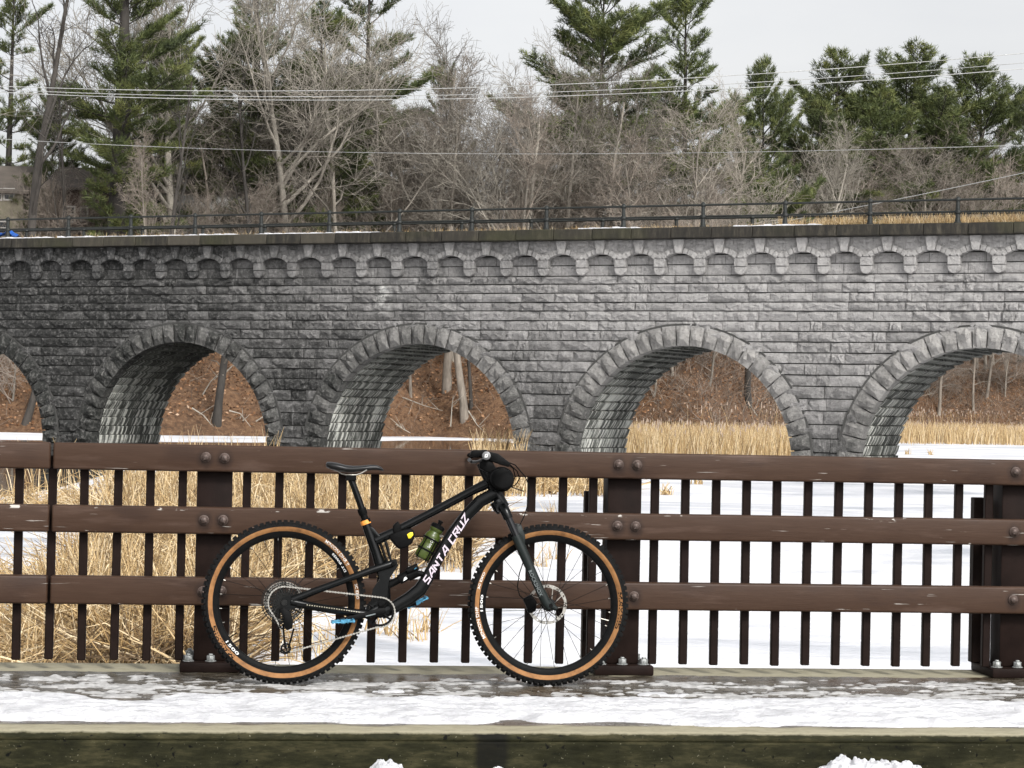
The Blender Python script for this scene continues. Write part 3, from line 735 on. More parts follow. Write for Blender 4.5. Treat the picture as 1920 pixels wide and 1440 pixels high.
ORG = simple('orange_tape', (.80, .30, .05), .5); INK = simple('black_print', (.003, .003, .003), .7, spec=.1)

def text_geo(s_, off=0.0):
    cu = bpy.data.curves.new('t', 'FONT'); cu.body = s_; cu.offset = off; cu.resolution_u = 2
    ob = bpy.data.objects.new('t', cu); COL.objects.link(ob); dg = bpy.context.evaluated_depsgraph_get(); dg.update()
    me = ob.evaluated_get(dg).to_mesh(); V = np.array([v.co[:] for v in me.vertices]); me.calc_loop_triangles(); Fs = [tuple(t_.vertices) for t_ in me.loop_triangles]
    ob.evaluated_get(dg).to_mesh_clear(); bpy.data.objects.remove(ob); bpy.data.curves.remove(cu)
    V[:, 0] -= V[:, 0].min(); V[:, 1] -= V[:, 1].min(); V[:, 0] /= V[:, 0].max(); V[:, 1] /= V[:, 1].max()
    return V[:, :2], Fs
def ring_text(s_, cx, cz, a0, a1, rad, h, yf, mat, parent, off=0.0, inward=False):
    """text along a circle from angle a0 to a1 (degrees, counter-clockwise positive); letter tops outward, or inward"""
    V, Fs = text_geo(s_, off); P = []
    for x, y in V:
        a = R(a0 + (a1 - a0) * x); r_ = rad - h / 2 + h * y if not inward else rad + h / 2 - h * y
        P.append((cx + r_ * math.cos(a), yf(r_), cz + r_ * math.sin(a)))
    me = bpy.data.meshes.new('lettering'); me.from_pydata(P, [], Fs); me.materials.append(mat); return link('lettering', me, None, parent)
def flat_text(s_, p0, p1, h, mat, parent, off=0.0, y=None, side=1):
    V, Fs = text_geo(s_, off); p0, p1 = Vector(p0), Vector(p1); d = p1 - p0; n_ = Vector((-d.z, 0, d.x)).normalized() * side
    P = [p0 + d * x + n_ * h * (yy) for x, yy in V]
    if y is not None: P = [Vector((q.x, y, q.z)) for q in P]
    me = bpy.data.meshes.new('lettering'); me.from_pydata(P, [], Fs); me.materials.append(mat); return link('lettering', me, None, parent)

GL = {'S': ([[(4, 6), (0, 6), (0, 3.6), (4, 2.4), (4, 0), (0, 0)]], 4), 'A': ([[(0, -.0), (2.6, 6), (4.6, 6), (4.6, 0)], [(1.0, 1.9), (4.6, 1.9)]], 4.6), 'N': ([[(0, 0), (0, 6)], [(0, 5.4), (3.8, .6)], [(3.8, 0), (3.8, 6)]], 3.8),
      'T': ([[(0, 6), (4.6, 6)], [(2.3, 6), (2.3, 0)]], 4.6), 'C': ([[(4, 6), (0, 6), (0, 0), (4, 0)]], 4), 'R': ([[(0, 0), (0, 6), (4, 6), (4, 3), (0.2, 3)], [(1.8, 3), (4, 0)]], 4), 'U': ([[(0, 6), (0, 0), (4, 0), (4, 6)]], 4), 'Z': ([[(0, 6), (4.2, 6), (0, 0), (4.2, 0)]], 4.2), ' ': ([], 2.0),
      'M': ([[(0, 0), (0, 6)], [(.3, 5.7), (2.4, 1.6), (4.5, 5.7)], [(4.8, 6), (4.8, 0)]], 4.8), 'X': ([[(0, 0), (4.2, 6)], [(0, 6), (4.2, 0)]], 4.2), 'I': ([[(.4, 0), (.4, 6)]], .8)}
def ribbon(pts, t):
    P = [Vector((x, y)) for x, y in pts]; n = len(P); Lf, Rt = [], []
    for i in range(n):
        d0 = (P[i] - P[i - 1]).normalized() if i else None; d1 = (P[i + 1] - P[i]).normalized() if i < n - 1 else None
        if d0 is None: d0 = d1
        if d1 is None: d1 = d0
        n0 = Vector((-d0.y, d0.x)); n1 = Vector((-d1.y, d1.x)); q = (n0 + n1).normalized(); k_ = t / max(.45, q.dot(n0)); off = q * k_
        b_ = P[i] - d0 * (t * .0) ; Lf.append(b_ + off); Rt.append(b_ - off)
    return Lf, Rt
def stroke_ring(word, a0, a1, rad, h, yf, mat, parent, t=.62, gap=1.9):
    """heavy stroke letters along a circle, tops outward"""
    tot = sum(GL[c][1] + gap for c in word) - gap; x = 0; P, Fs = [], []
    for c in word:
        for ln in GL[c][0]:
            Lf, Rt = ribbon(ln, t); b0 = len(P); n = len(ln)
            for q in Lf + Rt:
                a = R(a0 + (a1 - a0) * (x + q.x) / tot); r_ = rad + (q.y / 6 - .5) * h; P.append((r_ * math.cos(a), yf(r_), r_ * math.sin(a)))
            for i in range(n - 1): Fs.append((b0 + i, b0 + i + 1, b0 + n + i + 1, b0 + n + i))
        x += GL[c][1] + gap
    me = bpy.data.meshes.new('lettering'); me.from_pydata(P, [], Fs); me.materials.append(mat); return link('lettering', me, None, parent)
def torus_prof(prof, n, name, mats, idx, smooth=50):
    """revolve closed (r,y) profile about the lateral axis; idx = material index per profile edge"""
    k = len(prof); V = []
    for i in range(n):
        a = 2 * PI * i / n
        for r_, y in prof: V.append((r_ * math.cos(a), y, r_ * math.sin(a)))
    Fs = []; mi = []
    for i in range(n):
        q = (i + 1) % n
        for j in range(k):
            l_ = (j + 1) % k; Fs.append((i * k + j, i * k + l_, q * k + l_, q * k + j)); mi.append(idx[j])
    return V, Fs, mi
def wheel(c, front):
    par = empty('x'); bpy.data.objects.remove(par)
    s = 1.0
    # rim
    rp_ = [(.287, -.009), (.298, -.0175), (.316, -.018), (.318, -.015), (.312, -.012), (.312, .012), (.318, .015), (.316, .018), (.298, .0175), (.287, .009)]
    V, Fs, mi = torus_prof(rp_, 90, 'wheel', [MAT], [0] * len(rp_))
    w = MB(); w.add(V, Fs); wo = w.build('wheel', MAT, bike, c, smooth=40)
    # tyre carcass + knobs
    tp = [(.311, -.016), (.317, -.020), (.326, -.0265), (.337, -.0300), (.345, -.0295), (.350, -.026), (.355, -.018), (.3575, -.006), (.3575, .006), (.355, .018), (.350, .026), (.345, .0295), (.337, .0300), (.326, .0265), (.317, .020), (.311, .016)]
    idx = [0, 1, 1, 0, 0, 0, 0, 0, 0, 0, 0, 0, 1, 1, 0, 0]
    V, Fs, mi = torus_prof(tp, 110, 'tyre', None, idx); t = MB()
    for f, q in zip(Fs, mi): pass
    t.add(V, Fs); t.m = mi[:]; nk = 84; t.mi = 0
    for i in range(nk):
        a = 2 * PI * i / nk; rows = [(-.0225, .3500, .0065, .011), (.0225, .3500, .0065, .011)] + ([(-.008, .3555, .011, .010), (.008, .3555, .011, .010)] if i % 2 else [(0, .3555, .012, .013)])
        for (y, r_, dr, wy) in rows:
            da = .0095 / .36; tl = y * 9; ro = r_ + dr
            P = []
            for (rr, k_) in ((r_ - .002, 1.12), (ro, .9)):
                for (sa, sy) in ((-1, -1), (1, -1), (1, 1), (-1, 1)):
                    yy = y + sy * wy / 2 * k_ + 0; aa = a + sa * da * k_
                    P.append((rr * math.cos(aa), yy, rr * math.sin(aa)))
            t.add(P, [(4, 5, 6, 7), (0, 1, 5, 4), (1, 2, 6, 5), (2, 3, 7, 6), (3, 0, 4, 7)])
    ty = t.build('tyre', None, wo, smooth=35, mats=[RUB, TAN])
    # hub
    h = MB(); h.lathe([(-.062, .012), (-.05, .013), (-.034, .014), (-.033, .029), (-.029, .029), (-.027, .016), (.027, .016), (.029, .029), (.033, .029), (.034, .014), (.062, .012)], (0, 0, 0), (0, 1, 0), 20)
    h.build('hub', BLK, wo, smooth=40)
    # spokes (28, crossing in pairs) with nipples
    for i in range(28):
        sd_ = -1 if i % 2 else 1; a = 2 * PI * (i + .5) / 28; dirn = 1 if (i // 2) % 2 else -1
        ah = a + dirn * R(62); P0 = Vector((.027 * math.cos(ah), .031 * sd_, .027 * math.sin(ah))); P1 = Vector((.289 * math.cos(a), .003 * sd_, .289 * math.sin(a)))
        q = MB(); q.tube([P0, P1], .00115, 5); d = (P1 - P0).normalized(); so_ = q.build('spoke', MAT, wo)
        if i % 2 == 0 or True:
            q = MB(); q.tube([P1 - d * .012, P1 + d * .002], .0022, 6); q.build('nipple', CHR, wo)
    # valve
    a = R(214 if not front else -14); d = Vector((math.cos(a), 0, math.sin(a))); MB().tube([d * .29, d * .248], .003, 6).build('valve', CHR if front else MAT, wo)
    return wo, ty
def rotor(wo, r_, y):
    q = MB(); n = 72
    for i in range(n):
        a0, a1 = 2 * PI * i / n, 2 * PI * (i + 1) / n
        wv = .002 * math.sin(9 * a0); wv1 = .002 * math.sin(9 * a1)
        P = [(rr * math.cos(a), yy, rr * math.sin(a)) for a, rr in ((a0, r_), (a1, r_), (a1, r_ - .014 + wv1), (a0, r_ - .014 + wv)) for yy in (y - .001, y + .001)]
        if i % 6 == 5:   # vent slot
            mid = r_ - .007
            for lo, hi in ((r_ - .014, r_ - .0105), (r_ - .0035, r_)):
                P = [(rr * math.cos(a), yy, rr * math.sin(a)) for a, rr in ((a0, hi), (a1, hi), (a1, lo), (a0, lo)) for yy in (y - .001, y + .001)]
                q.add(P, [(0, 2, 4, 6), (1, 7, 5, 3), (0, 1, 3, 2), (4, 5, 7, 6)])
        else: q.add(P, [(0, 2, 4, 6), (1, 7, 5, 3), (0, 1, 3, 2), (4, 5, 7, 6)])
    for i in range(9):
        a = 2 * PI * i / 9; b_ = a + .55
        q.tube([(.026 * math.cos(a), y, .026 * math.sin(a)), ((r_ - .012) * math.cos(b_), y, (r_ - .012) * math.sin(b_))], .0024, 5)
    q.lathe([(y - .002, .028), (y + .002, .028)], (0, 0, 0), (0, 1, 0), 20)
    q.build('brake_rotor', CHR, wo)
rw, rt = wheel(rc, False); fw, ft = wheel(fc, True)

rotor(fw, .090, .036); rotor(rw, .090, .038)
yt = lambda r_: -float(np.interp(r_, [.311, .317, .326, .337, .345], [.016, .020, .0265, .0300, .0295])) - .0009
yr = lambda r_: -.0187
TR, TH = .3288, .0185
stroke_ring('MAXXIS', 228, 200, TR, .0150, yt, INK, rw)
ring_text('MINION DHR II', 0, 0, 57, 31, TR, .0145, yt, WHT, rw, .006)
ring_text('3C EXO', 0, 0, 15, 3, TR, .012, yt, WHT, rw, .015)
ring_text('1500', 0, 0, 215, 230, .3055, .0135, yr, WHT, rw, .02, True)
ring_text('DT SWISS', 0, 0, 27, 46, .3045, .0095, yr, WHT, rw, .0, True)
stroke_ring('MAXXIS', 10, -18, TR, .0150, yt, INK, fw)
ring_text('MINION DHF', 0, 0, 207.5, 182, TR, .0145, yt, WHT, fw, .006)
ring_text('3C EXO', 0, 0, 168, 154, TR, .011, yt, WHT, fw, .015)
ring_text('1500', 0, 0, 186, 172, .3065, .0115, yr, WHT, fw, .02)

def tube(name, pts, rad, mat, parent=bike, n=14, sq=None, smooth=40):
    return MB().tube(pts, rad, n, True, sq).build(name, mat, parent, smooth=smooth)
def pl(name, pxs, y0, y1, mat, parent=bike, bev=.003):
    return MB().prism([(B(x, y, (y0 + y1) / 2).x, B(x, y, (y0 + y1) / 2).z) for x, y in pxs], y0, y1).build(name, mat, parent, smooth=40, bevel=bev, segs=2)
# main frame
fr = MB()
fr.tube([B(944, 952), B(935, 934), B(921, 906), B(908, 880)], [.029, .027, .025, .026], 18)           # head tube
fr.tube([B(913, 907), B(890, 918), B(800, 966), B(740, 997), B(704, 1014)], [.024, .020, .0185, .020, .023], 16)   # top tube
fr.tube([B(683, 974), B(694, 1004), B(706, 1038), B(719, 1078), B(718, 1120), B(712, 1148)], [.0195, .022, .023, .028, .036, .036], 16)  # seat tube
fr.tube([B(928, 925), B(900, 940), B(875.5, 965), B(848.5, 1000), B(825.5, 1038), B(803, 1081), B(788, 1105), B(767, 1122), B(740, 1138), B(714, 1149)],
        [.030, .030, .0285, .028, .028, .029, .032, .031, .029, .032], 20, True, (.95, 1.0))       # down tube
fr.tube([B(713, 1149, -.046), B(713, 1149, .046)], .024, 18)                                          # bottom bracket
fo = fr.build('frame', BLK, bike, smooth=45)
pl('frame_gusset', [(700, 1004), (690, 985), (700, 990), (712, 1004), (724, 1006), (716, 1016), (706, 1020)], -.018, .018, BLK, fo)
tube('strut', [B(722, 1014, -.022), B(727, 1028, -.024), B(733, 1052, -.026)], .0062, BLK, fo); tube('strut', [B(722, 1014, .022), B(733, 1052, .026)], .0062, BLK, fo)
tube('brace', [B(711, 1012), B(727, 1060)], .0065, BLK, fo)
# letters on the down tube: angular strokes
V, Fs = [], []; x = 0; tot = 0
for ch in 'SANTA CRUZ': tot += GL[ch][1] + 1.75
tot -= 1.75; q0, q1 = B(798, 1091, -.0295), B(874.5, 968, -.0295); dirv = q1 - q0; upv = Vector((-dirv.z, 0, dirv.x)).normalized(); sc_ = dirv.length / tot; hh_ = .0275 / 6
slant = 1.35
for ch in 'SANTA CRUZ':
    for ln in GL[ch][0]:
        Lf, Rt = ribbon(ln, .62); b0 = len(V); n = len(ln)
        for q in Lf + Rt:
            V.append(q0 + dirv.normalized() * ((x + q.x + (q.y - 3) / 6 * slant) * sc_) + upv * ((q.y - 3) * hh_))
        for i in range(n - 1): Fs.append((b0 + i, b0 + i + 1, b0 + n + i + 1, b0 + n + i))
    x += GL[ch][1] + 1.75
V = [Vector((v.x, -.0292 - .0016, v.z)) for v in V]
me = bpy.data.meshes.new('lettering'); me.from_pydata(V, [], Fs); me.materials.append(PINK); link('lettering', me, None, fo)
# cable along the down tube's upper edge
tube('cable', [B(893, 938, -.03), B(864, 965, -.03), B(836, 1003, -.03), B(812, 1042, -.03)], .0024, MAT, fo, 6)
# rear triangle
sw = MB()
for y in (-.062, .062):
    sw.tube([B(735, 1057, y * .75), B(700, 1068, y), B(640, 1090, y), B(585, 1110, y), B(548, 1125, y)], [.017, .0165, .0155, .0155, .018], 14)
    sw.tube([B(546, 1128, y), B(580, 1136, y), B(640, 1146, y), B(690, 1152, y * .8), B(708, 1140, y * .7)], [.017, .0175, .0185, .020, .018], 14)
    sw.prism([(B(a, b_, y).x, B(a, b_, y).z) for a, b_ in ((530, 1120), (548, 1114), (560, 1122), (556, 1140), (538, 1146), (526, 1136))], y - .006, y + .006)
    sw.prism([(B(a, b_, y).x, B(a, b_, y).z) for a, b_ in ((726, 1054), (742, 1048), (746, 1060), (731, 1082), (724, 1128), (712, 1146), (694, 1140), (699, 1106), (712, 1086), (708, 1066))], y * .62 - .008, y * .62 + .008)
swo = sw.build('swingarm', BLK, bike, smooth=45)
MB().prism([(B(a, b_).x, B(a, b_).z) for a, b_ in ((556, 1129), (600, 1133), (640, 1141), (672, 1148), (672, 1151), (640, 1146), (600, 1139), (556, 1134))], -.083, -.079).build('chain_guard', MAT, swo)
for i in range(22):
    t_ = i / 21; MB().tube([B(575 + 97 * t_, 1134 + 13.5 * t_, -.0845), B(577 + 97 * t_, 1134.6 + 13.5 * t_, -.0845)], .0026, 6).build('guard_rib', simple('pale_rubber', (.42, .38, .28), .7) if i == 0 else bpy.data.materials['pale_rubber'], swo)
for (x_, y_, r_) in ((736, 1057, .011), (712, 1132, .012), (548, 1127, .010)):
    MB().lathe([(-.072, .0), (-.072, r_ * .6), (-.068, r_), (-.055, r_)], B(x_, y_), (0, 1, 0), 14).build('pivot_cap', MAT, swo, smooth=40)
# rear shock
sh = MB(); sh.tube([B(727, 1098), B(752, 1085)], .0165, 16); sh.tube([B(748, 1087), B(768, 1077)], .0225, 18); sh.tube([B(764, 1080), B(782, 1071)], .026, 18); sh.tube([B(778, 1073), B(797, 1078)], .013, 12)
sh.tube([B(763, 1071, -.02), B(784, 1062, -.02)], .015, 12)
sho = sh.build('rear_shock', MAT, bike, smooth=45)
MB().prism([(B(a, b_, -.024).x, B(a, b_, -.024).z) for a, b_ in ((756, 1090), (764, 1085), (761, 1081), (758, 1083))], -.0245, -.0225).build('decal', WHT, sho)
tube('lockout_lever', [B(775, 1068, -.03), B(781, 1064.5, -.034)], .0032, BLUE, sho, 8)
# seat post and saddle
sp = tube('seat_post', [B(657, 895), B(668, 924), B(680, 958)], .0150, BLK)
MB().lathe([(0, .019), (.012, .021), (.03, .019), (.032, .016), (.05, .016), (.052, .022), (.07, .022)], B(677.5, 953), B(686, 978) - B(677.5, 953), 18).build('post_collar', MAT, sp, smooth=40)
for k_ in range(1): MB().lathe([(0, .0232), (.019, .0235)], B(684, 975.5), B(689, 989) - B(684, 975.5), 20).build('reflective_band', ORG, bike, smooth=60)
def loft(secs, name, mat, parent, smooth=60):
    """secs: list of (centre x,z, half width, half height, flat) in bike coords"""
    mb = MB(); n = 16; V = []
    for (cx, cz, hw, hb, ht) in secs:
        for j in range(n):
            t = 2 * PI * j / n; c_, s_ = math.cos(t), math.sin(t)
            V.append((cx, hw * math.copysign(abs(c_) ** .8, c_), cz + (ht if s_ > 0 else hb) * math.copysign(abs(s_) ** .9, s_)))
    Fs = [(i * n + j, i * n + (j + 1) % n, (i + 1) * n + (j + 1) % n, (i + 1) * n + j) for i in range(len(secs) - 1) for j in range(n)]
    Fs += [tuple(range(n - 1, -1, -1)), tuple(range((len(secs) - 1) * n, len(secs) * n))]
    return mb.add(V, Fs).build(name, mat, parent, smooth=smooth)
sad = []
for (x_, yt_, yb_, hw) in ((611, 869, 874, .030), (613, 866, 877, .050), (622, 866, 881, .062), (634, 868, 884, .066), (648, 872, 886, .062), (662, 873.5, 886, .050), (678, 873, 884, .034), (694, 871.5, 882, .023), (706, 872, 881, .0205), (714, 875, 882.5, .019), (718, 879, 883.5, .013), (719, 880.5, 882.5, .004)):
    a_, b_ = B(x_, yt_), B(x_, yb_); sad.append((a_.x, (a_.z + b_.z) / 2, hw, (a_.z - b_.z) / 2, (a_.z - b_.z) / 2))
sa = loft(sad, 'saddle', simple('saddle_leather', (.012, .012, .012), .36, 0, .3, 60, .2, 150, spec=.35), bike)
for y in (-.022, .022): tube('saddle_rail', [B(630, 880, y), B(640, 888, y), B(650, 890.5, y), B(668, 890.5, y), B(678, 887, y), B(688, 881, y)], .0034, CHR, sa, 8)
MB().box(-.022, .024, -.026, .026, -.020, .006).build('saddle_clamp', MAT, sa, B(658, 893), bevel=.004)
# fork
fk = MB()
fk.tube([B(930, 938), B(938, 950), B(943, 958)], [.032, .036, .030], 16)
for y in (-.066, .066):
    fk.tube([B(940, 952, y * .4), B(944, 953, y * .8), B(948, 960, y), B(953, 972, y)], [.026, .025, .023, .022], 14)
fk.tube([B(940, 950, -.06), B(940, 950, .06)], .024, 14)
fko = fk.build('fork', BLK, bike, smooth=45)
for y in (-.066, .066):
    tube('stanchion', [B(950, 964, y), B(971, 1012, y)], .0172, simple('black_stanchion', (.014, .014, .015), .12, .3) if y < 0 else bpy.data.materials['black_stanchion'], fko, 16)
    lo = MB(); lo.tube([B(967, 1004, y), B(979, 1031, y), B(994, 1065, y), B(1012, 1106, y), B(1024, 1130, y), B(1031, 1141, y)], [.0215, .0225, .021, .0205, .022, .016], 16)
    lo.tube([B(1012, 1112, y), B(1028, 1133, y), B(1044, 1142, y)], [.016, .019, .010], 12)
    lowo = lo.build('fork_lower', GREYD, fko, smooth=45)
    if y < 0: flat_text('ROCKSHOX', B(994.5, 1073, y - .0222), B(1016, 1121, y - .0222), .0165, DGR, lowo, .0, side=1).location = (-.010, 0, .0045)
pl('fork_arch', [(964, 981), (974, 982), (978, 994), (982, 1004), (981, 1026), (974, 1018), (968, 1020), (963, 1010)], -.066, .066, GREYD, fko, .006)
MB().lathe([(-.085, .0), (-.085, .009), (-.08, .011), (.08, .011)], fc, (0, 1, 0), 14).build('axle', MAT, fko, smooth=40)
cal = pl('brake_caliper', [(980, 1123), (996, 1114), (1006, 1128), (1004, 1146), (990, 1150), (986, 1136)], .028, .064, MAT, fko, .005)
tube('brake_hose', [B(975, 984, -.075), B(984, 965, -.05), B(990, 945, -.02), B(992, 910, .0), B(984, 893, 0), B(966, 872, 0), B(940, 862, 0)], .0027, MAT, fko, 6)
tube('brake_hose', [B(981, 1054, .085), B(974, 1075, .09), B(970, 1100, .09), B(974, 1116, .08), B(984, 1126, .06)], .0027, MAT, fko, 6)
# stem, handlebar, controls
st_ = MB(); st_.tube([B(911, 888), B(906, 878), B(901, 868)], [.023, .022, .020], 14); st_.tube([B(904, 872), B(914, 862)], [.024, .020], 12); sto = st_.build('stem', BLK, bike, smooth=40)
hb = tube('handlebar', [B(910, 854, -.37), B(914, 856, -.25), B(917, 860, -.12), B(917, 861, 0), B(916, 859, .12), B(906, 853, .25), B(895, 851, .37)], .0135, MAT, bike, 12)
g1, g2 = B(912, 854.5, -.385), B(914, 856, -.26)
gr = tube('grip', [g1, g2], .0165, RUB, hb, 16)
MB().lathe([(0, .0185), (-.012, .0185), (-.013, .015)], g1, Vector(g2) - Vector(g1), 20).build('grip_collar', simple('grey_aluminium', (.20, .20, .20), .4, .8), hb, smooth=40)
dm = .0085; gx = g1 + (g1 - g2).normalized() * .0136
ec = MB(); ec.add([(gx.x + a_ * dm, gx.y - .0006, gx.z + b_ * dm) for a_, b_ in ((-.9, -1), (.6, -.8), (.9, 1), (-.6, .8))], [(0, 1, 2, 3)]); ec.build('end_cap_emblem', WHT, hb)
ec = MB(); ec.add([(gx.x + a_ * .003, gx.y - .0012, gx.z + b_ * .003) for a_, b_ in ((-.9, -1), (.6, -.8), (.9, 1), (-.6, .8))], [(0, 1, 2, 3)]); ec.build('end_cap_emblem', INK, hb)
tube('grip', [B(895, 851, .39), B(905, 853, .26)], .0165, RUB, hb, 16)
def lever(pxs, y, rad, mat=MAT): return tube('brake_lever', [B(a, b_, y + dy) for a, b_, dy in pxs], rad, mat, hb, 10)
lever([(921, 858, .10), (905, 862, .06), (893, 866, .02), (884, 866, -.03), (880, 862, -.06)], -.27, [.007, .0065, .006, .0065, .009], simple('lever_alloy', (.09, .09, .09), .35, .7))
lever([(905, 849, -.02), (893, 853, .02), (884, 857, .06), (879, 853, .08)], .28, [.006, .006, .008, .010])
pl('lever_clamp', [(914, 846), (934, 851), (948, 862), (956, 868), (955, 876), (940, 872), (924, 866), (913, 862)], -.235, -.20, MAT, hb, .005)
pl('shifter', [(900, 860), (922, 864), (930, 880), (914, 886), (898, 878)], -.225, -.18, MAT, hb, .005)
pl('lever_clamp', [(884, 845), (912, 843), (914, 850), (890, 858), (880, 855)], .20, .25, MAT, hb, .004)
tube('cable_housing', [B(948, 868, -.2), B(962, 878, -.15), B(966, 893, -.1), B(962, 905, -.06), B(955, 912, -.05), B(935, 915, -.04)], .0026, MAT, hb, 6)
tube('cable_housing', [B(955, 870, -.2), B(970, 884, -.14), B(974, 898, -.1), B(966, 910, -.06), B(956, 913, -.05)], .0026, MAT, hb, 6)
tube('cable_housing', [B(921, 915, -.06), B(940, 911, -.09), B(958, 913, -.1), B(982, 921, -.1)], .0026, MAT, hb, 6)
# drivetrain
CY = -.052
cs = MB(); rs = [.105, .092, .082, .072, .063, .055, .048, .042, .036, .031, .026, .021]
for i, r_ in enumerate(rs):
    nt_ = int(r_ / .105 * 50); y = -.022 - i * .0038
    for k_ in range(nt_):
        a0 = 2 * PI * k_ / nt_; a1 = a0 + PI / nt_; a2 = a0 + 2 * PI / nt_; rr_ = r_ - .0055; ri = r_ - .0088
        P = [(rr_ * math.cos(a0), y, rr_ * math.sin(a0)), (r_ * math.cos((a0 + a1) / 2), y, r_ * math.sin((a0 + a1) / 2)), (rr_ * math.cos(a1), y, rr_ * math.sin(a1)), (rr_ * math.cos(a2), y, rr_ * math.sin(a2)),
             (ri * math.cos(a2), y, ri * math.sin(a2)), (ri * math.cos(a0), y, ri * math.sin(a0))]
        cs.add(P, [(0, 1, 2), (0, 2, 5), (2, 3, 4, 5)])
    for k_ in range(6):
        a0 = 2 * PI * k_ / 6 + i * .2; cs.tube([(.016 * math.cos(a0), y, .016 * math.sin(a0)), ((r_ - .012) * math.cos(a0 + .5), y, (r_ - .012) * math.sin(a0 + .5))], .0035, 4)
cs.lathe([(-.075, .013), (-.02, .018)], (0, 0, 0), (0, 1, 0), 14)
cs.build('cassette', simple('dark_cassette_steel', (.016, .016, .015), .3, .6, .4, 90), rw)
crk = B(712.5, 1148, CY); cr_r = .0655
ch = MB(); n = 32
for k_ in range(n):
    a0 = 2 * PI * k_ / n; a1 = a0 + PI / n; a2 = a0 + 2 * PI / n; r_ = cr_r; ri = r_ - .012; ro = r_ + .005
    P = [Vector((rr * math.cos(a), yy, rr * math.sin(a))) for yy in (-.002, .002) for rr, a in ((r_, a0), (ro, (a0 + a1) / 2), (r_, a1), (r_, a2), (ri, a2), (ri, a0))]
    ch.add(P, [(0, 1, 2), (0, 2, 5), (2, 3, 4, 5), (6, 8, 7), (6, 11, 8), (8, 11, 10, 9), (5, 4, 10, 11)])
for k_ in range(4):
    a0 = PI / 4 + k_ * PI / 2 + .2; ch.tube([(.012 * math.cos(a0), 0, .012 * math.sin(a0)), ((cr_r - .008) * math.cos(a0), 0, (cr_r - .008) * math.sin(a0))], [.008, .005], 6)
ch.lathe([(-.006, .022), (.006, .022)], (0, 0, 0), (0, 1, 0), 18)
ch.build('chainring', MAT, bike, crk, smooth=30)
ca = MB(); e0, e1 = B(714, 1147, -.078), B(641, 1163, -.088)
ca.tube([e0 + (e0 - e1) * .12, e0, e0.lerp(e1, .3), e0.lerp(e1, .8), e1, e1 + (e1 - e0) * .08], [.012, .0175, .0135, .0115, .0125, .008], 12, True, (1.0, .55)); cao = ca.build('crank_arm', MAT, bike, smooth=40)
MB().prism([(B(a, b_, -.090).x, B(a, b_, -.090).z) for a, b_ in ((686, 1156.6), (704, 1152), (704, 1150), (686, 1154.4))], -.0905, -.0885).build('decal', DGR, cao)
e2 = crk + (crk - B(641, 1163, CY)); cb = MB(); cb.tube([Vector((crk.x, .07, crk.z)), Vector((e2.x, .085, e2.z))], [.017, .011], 12); cb.build('crank_arm', MAT, bike, smooth=40)
def pedal(c, y0, y1, tilt):
    q = MB(); hw, hz = .052, .0055; c_, s_ = math.cos(tilt), math.sin(tilt)
    def T(x, y, z): return (c[0] + x * c_ - z * s_, y, c[2] + x * s_ + z * c_)
    def bar(x0, x1, ya, yb, z0, z1):
        V = [T(x, y, z) for z in (z0, z1) for y in (ya, yb) for x in (x0, x1)]; q.add(V, [(0, 2, 3, 1), (4, 5, 7, 6), (0, 1, 5, 4), (2, 6, 7, 3), (0, 4, 6, 2), (1, 3, 7, 5)])
    bar(-hw, -hw + .012, y0, y1, -hz, hz); bar(hw - .012, hw, y0, y1, -hz, hz); bar(-hw + .012, hw - .012, y0, y0 + .01, -hz * .8, hz * .3); bar(-hw + .012, hw - .012, y1 - .01, y1, -hz, hz); bar(-.010, .010, y0 + .01, y1 - .01, -.009, .009)
    for x in (-hw + .006, -.02, .02, hw - .006):
        for y in (y0 + .004, y1 - .004): q.tube([T(x, y, -hz - .004), T(x, y, hz + .004)], .0018, 5)
    return q.build('pedal', BLUE, bike, smooth=30, bevel=.0012, segs=1)
pedal(B(643, 1165, -.15), -.195, -.10, R(4)); pedal(Vector((e2.x + .012, .15, e2.z + .0)), .10, .195, R(28))
# derailleur
dr = MB(); yj = -.060
dr.prism([(B(a, b_, yj).x, B(a, b_, yj).z) for a, b_ in ((522, 1142), (532, 1139), (545, 1148), (550, 1164), (548, 1178), (538, 1182), (531, 1172), (533, 1160))], yj - .014, yj + .010)
dro = dr.build('rear_derailleur', MAT, bike, smooth=40, bevel=.003)
for pts in (((531, 1172), (533, 1200), (535, 1216)), ((551, 1178), (545, 1200), (540, 1216)), ((528, 1214), (526, 1222), (534, 1226), (544, 1222))): tube('cage', [B(a, b_, yj) for a, b_ in pts], .0042, MAT, dro, 8)
def jockey(c, r_, name='jockey_wheel'):
    q = MB(); n = 12
    for k_ in range(n):
        a0, a1, a2 = 2 * PI * k_ / n, 2 * PI * (k_ + .5) / n, 2 * PI * (k_ + 1) / n
        P = [Vector((c.x + rr * math.cos(a), c.y + yy, c.z + rr * math.sin(a))) for yy in (-.0015, .0015) for rr, a in ((r_ - .004, a0), (r_, (a0 + a1) / 2), (r_ - .004, a1), (r_ - .004, a2), (r_ - .010, a2), (r_ - .010, a0))]
        q.add(P, [(0, 1, 2), (0, 2, 5), (2, 3, 4, 5), (6, 8, 7), (6, 11, 8), (8, 11, 10, 9)])
    for k_ in range(5):
        a0 = 2 * PI * k_ / 5; q.tube([c, c + Vector((math.cos(a0), 0, math.sin(a0))) * (r_ - .006)], .0025, 5)
    return q.build(name, MAT, dro)
j1, j2 = B(531, 1172, yj), B(536, 1215, yj); jockey(j1, .022); jockey(j2, .026)
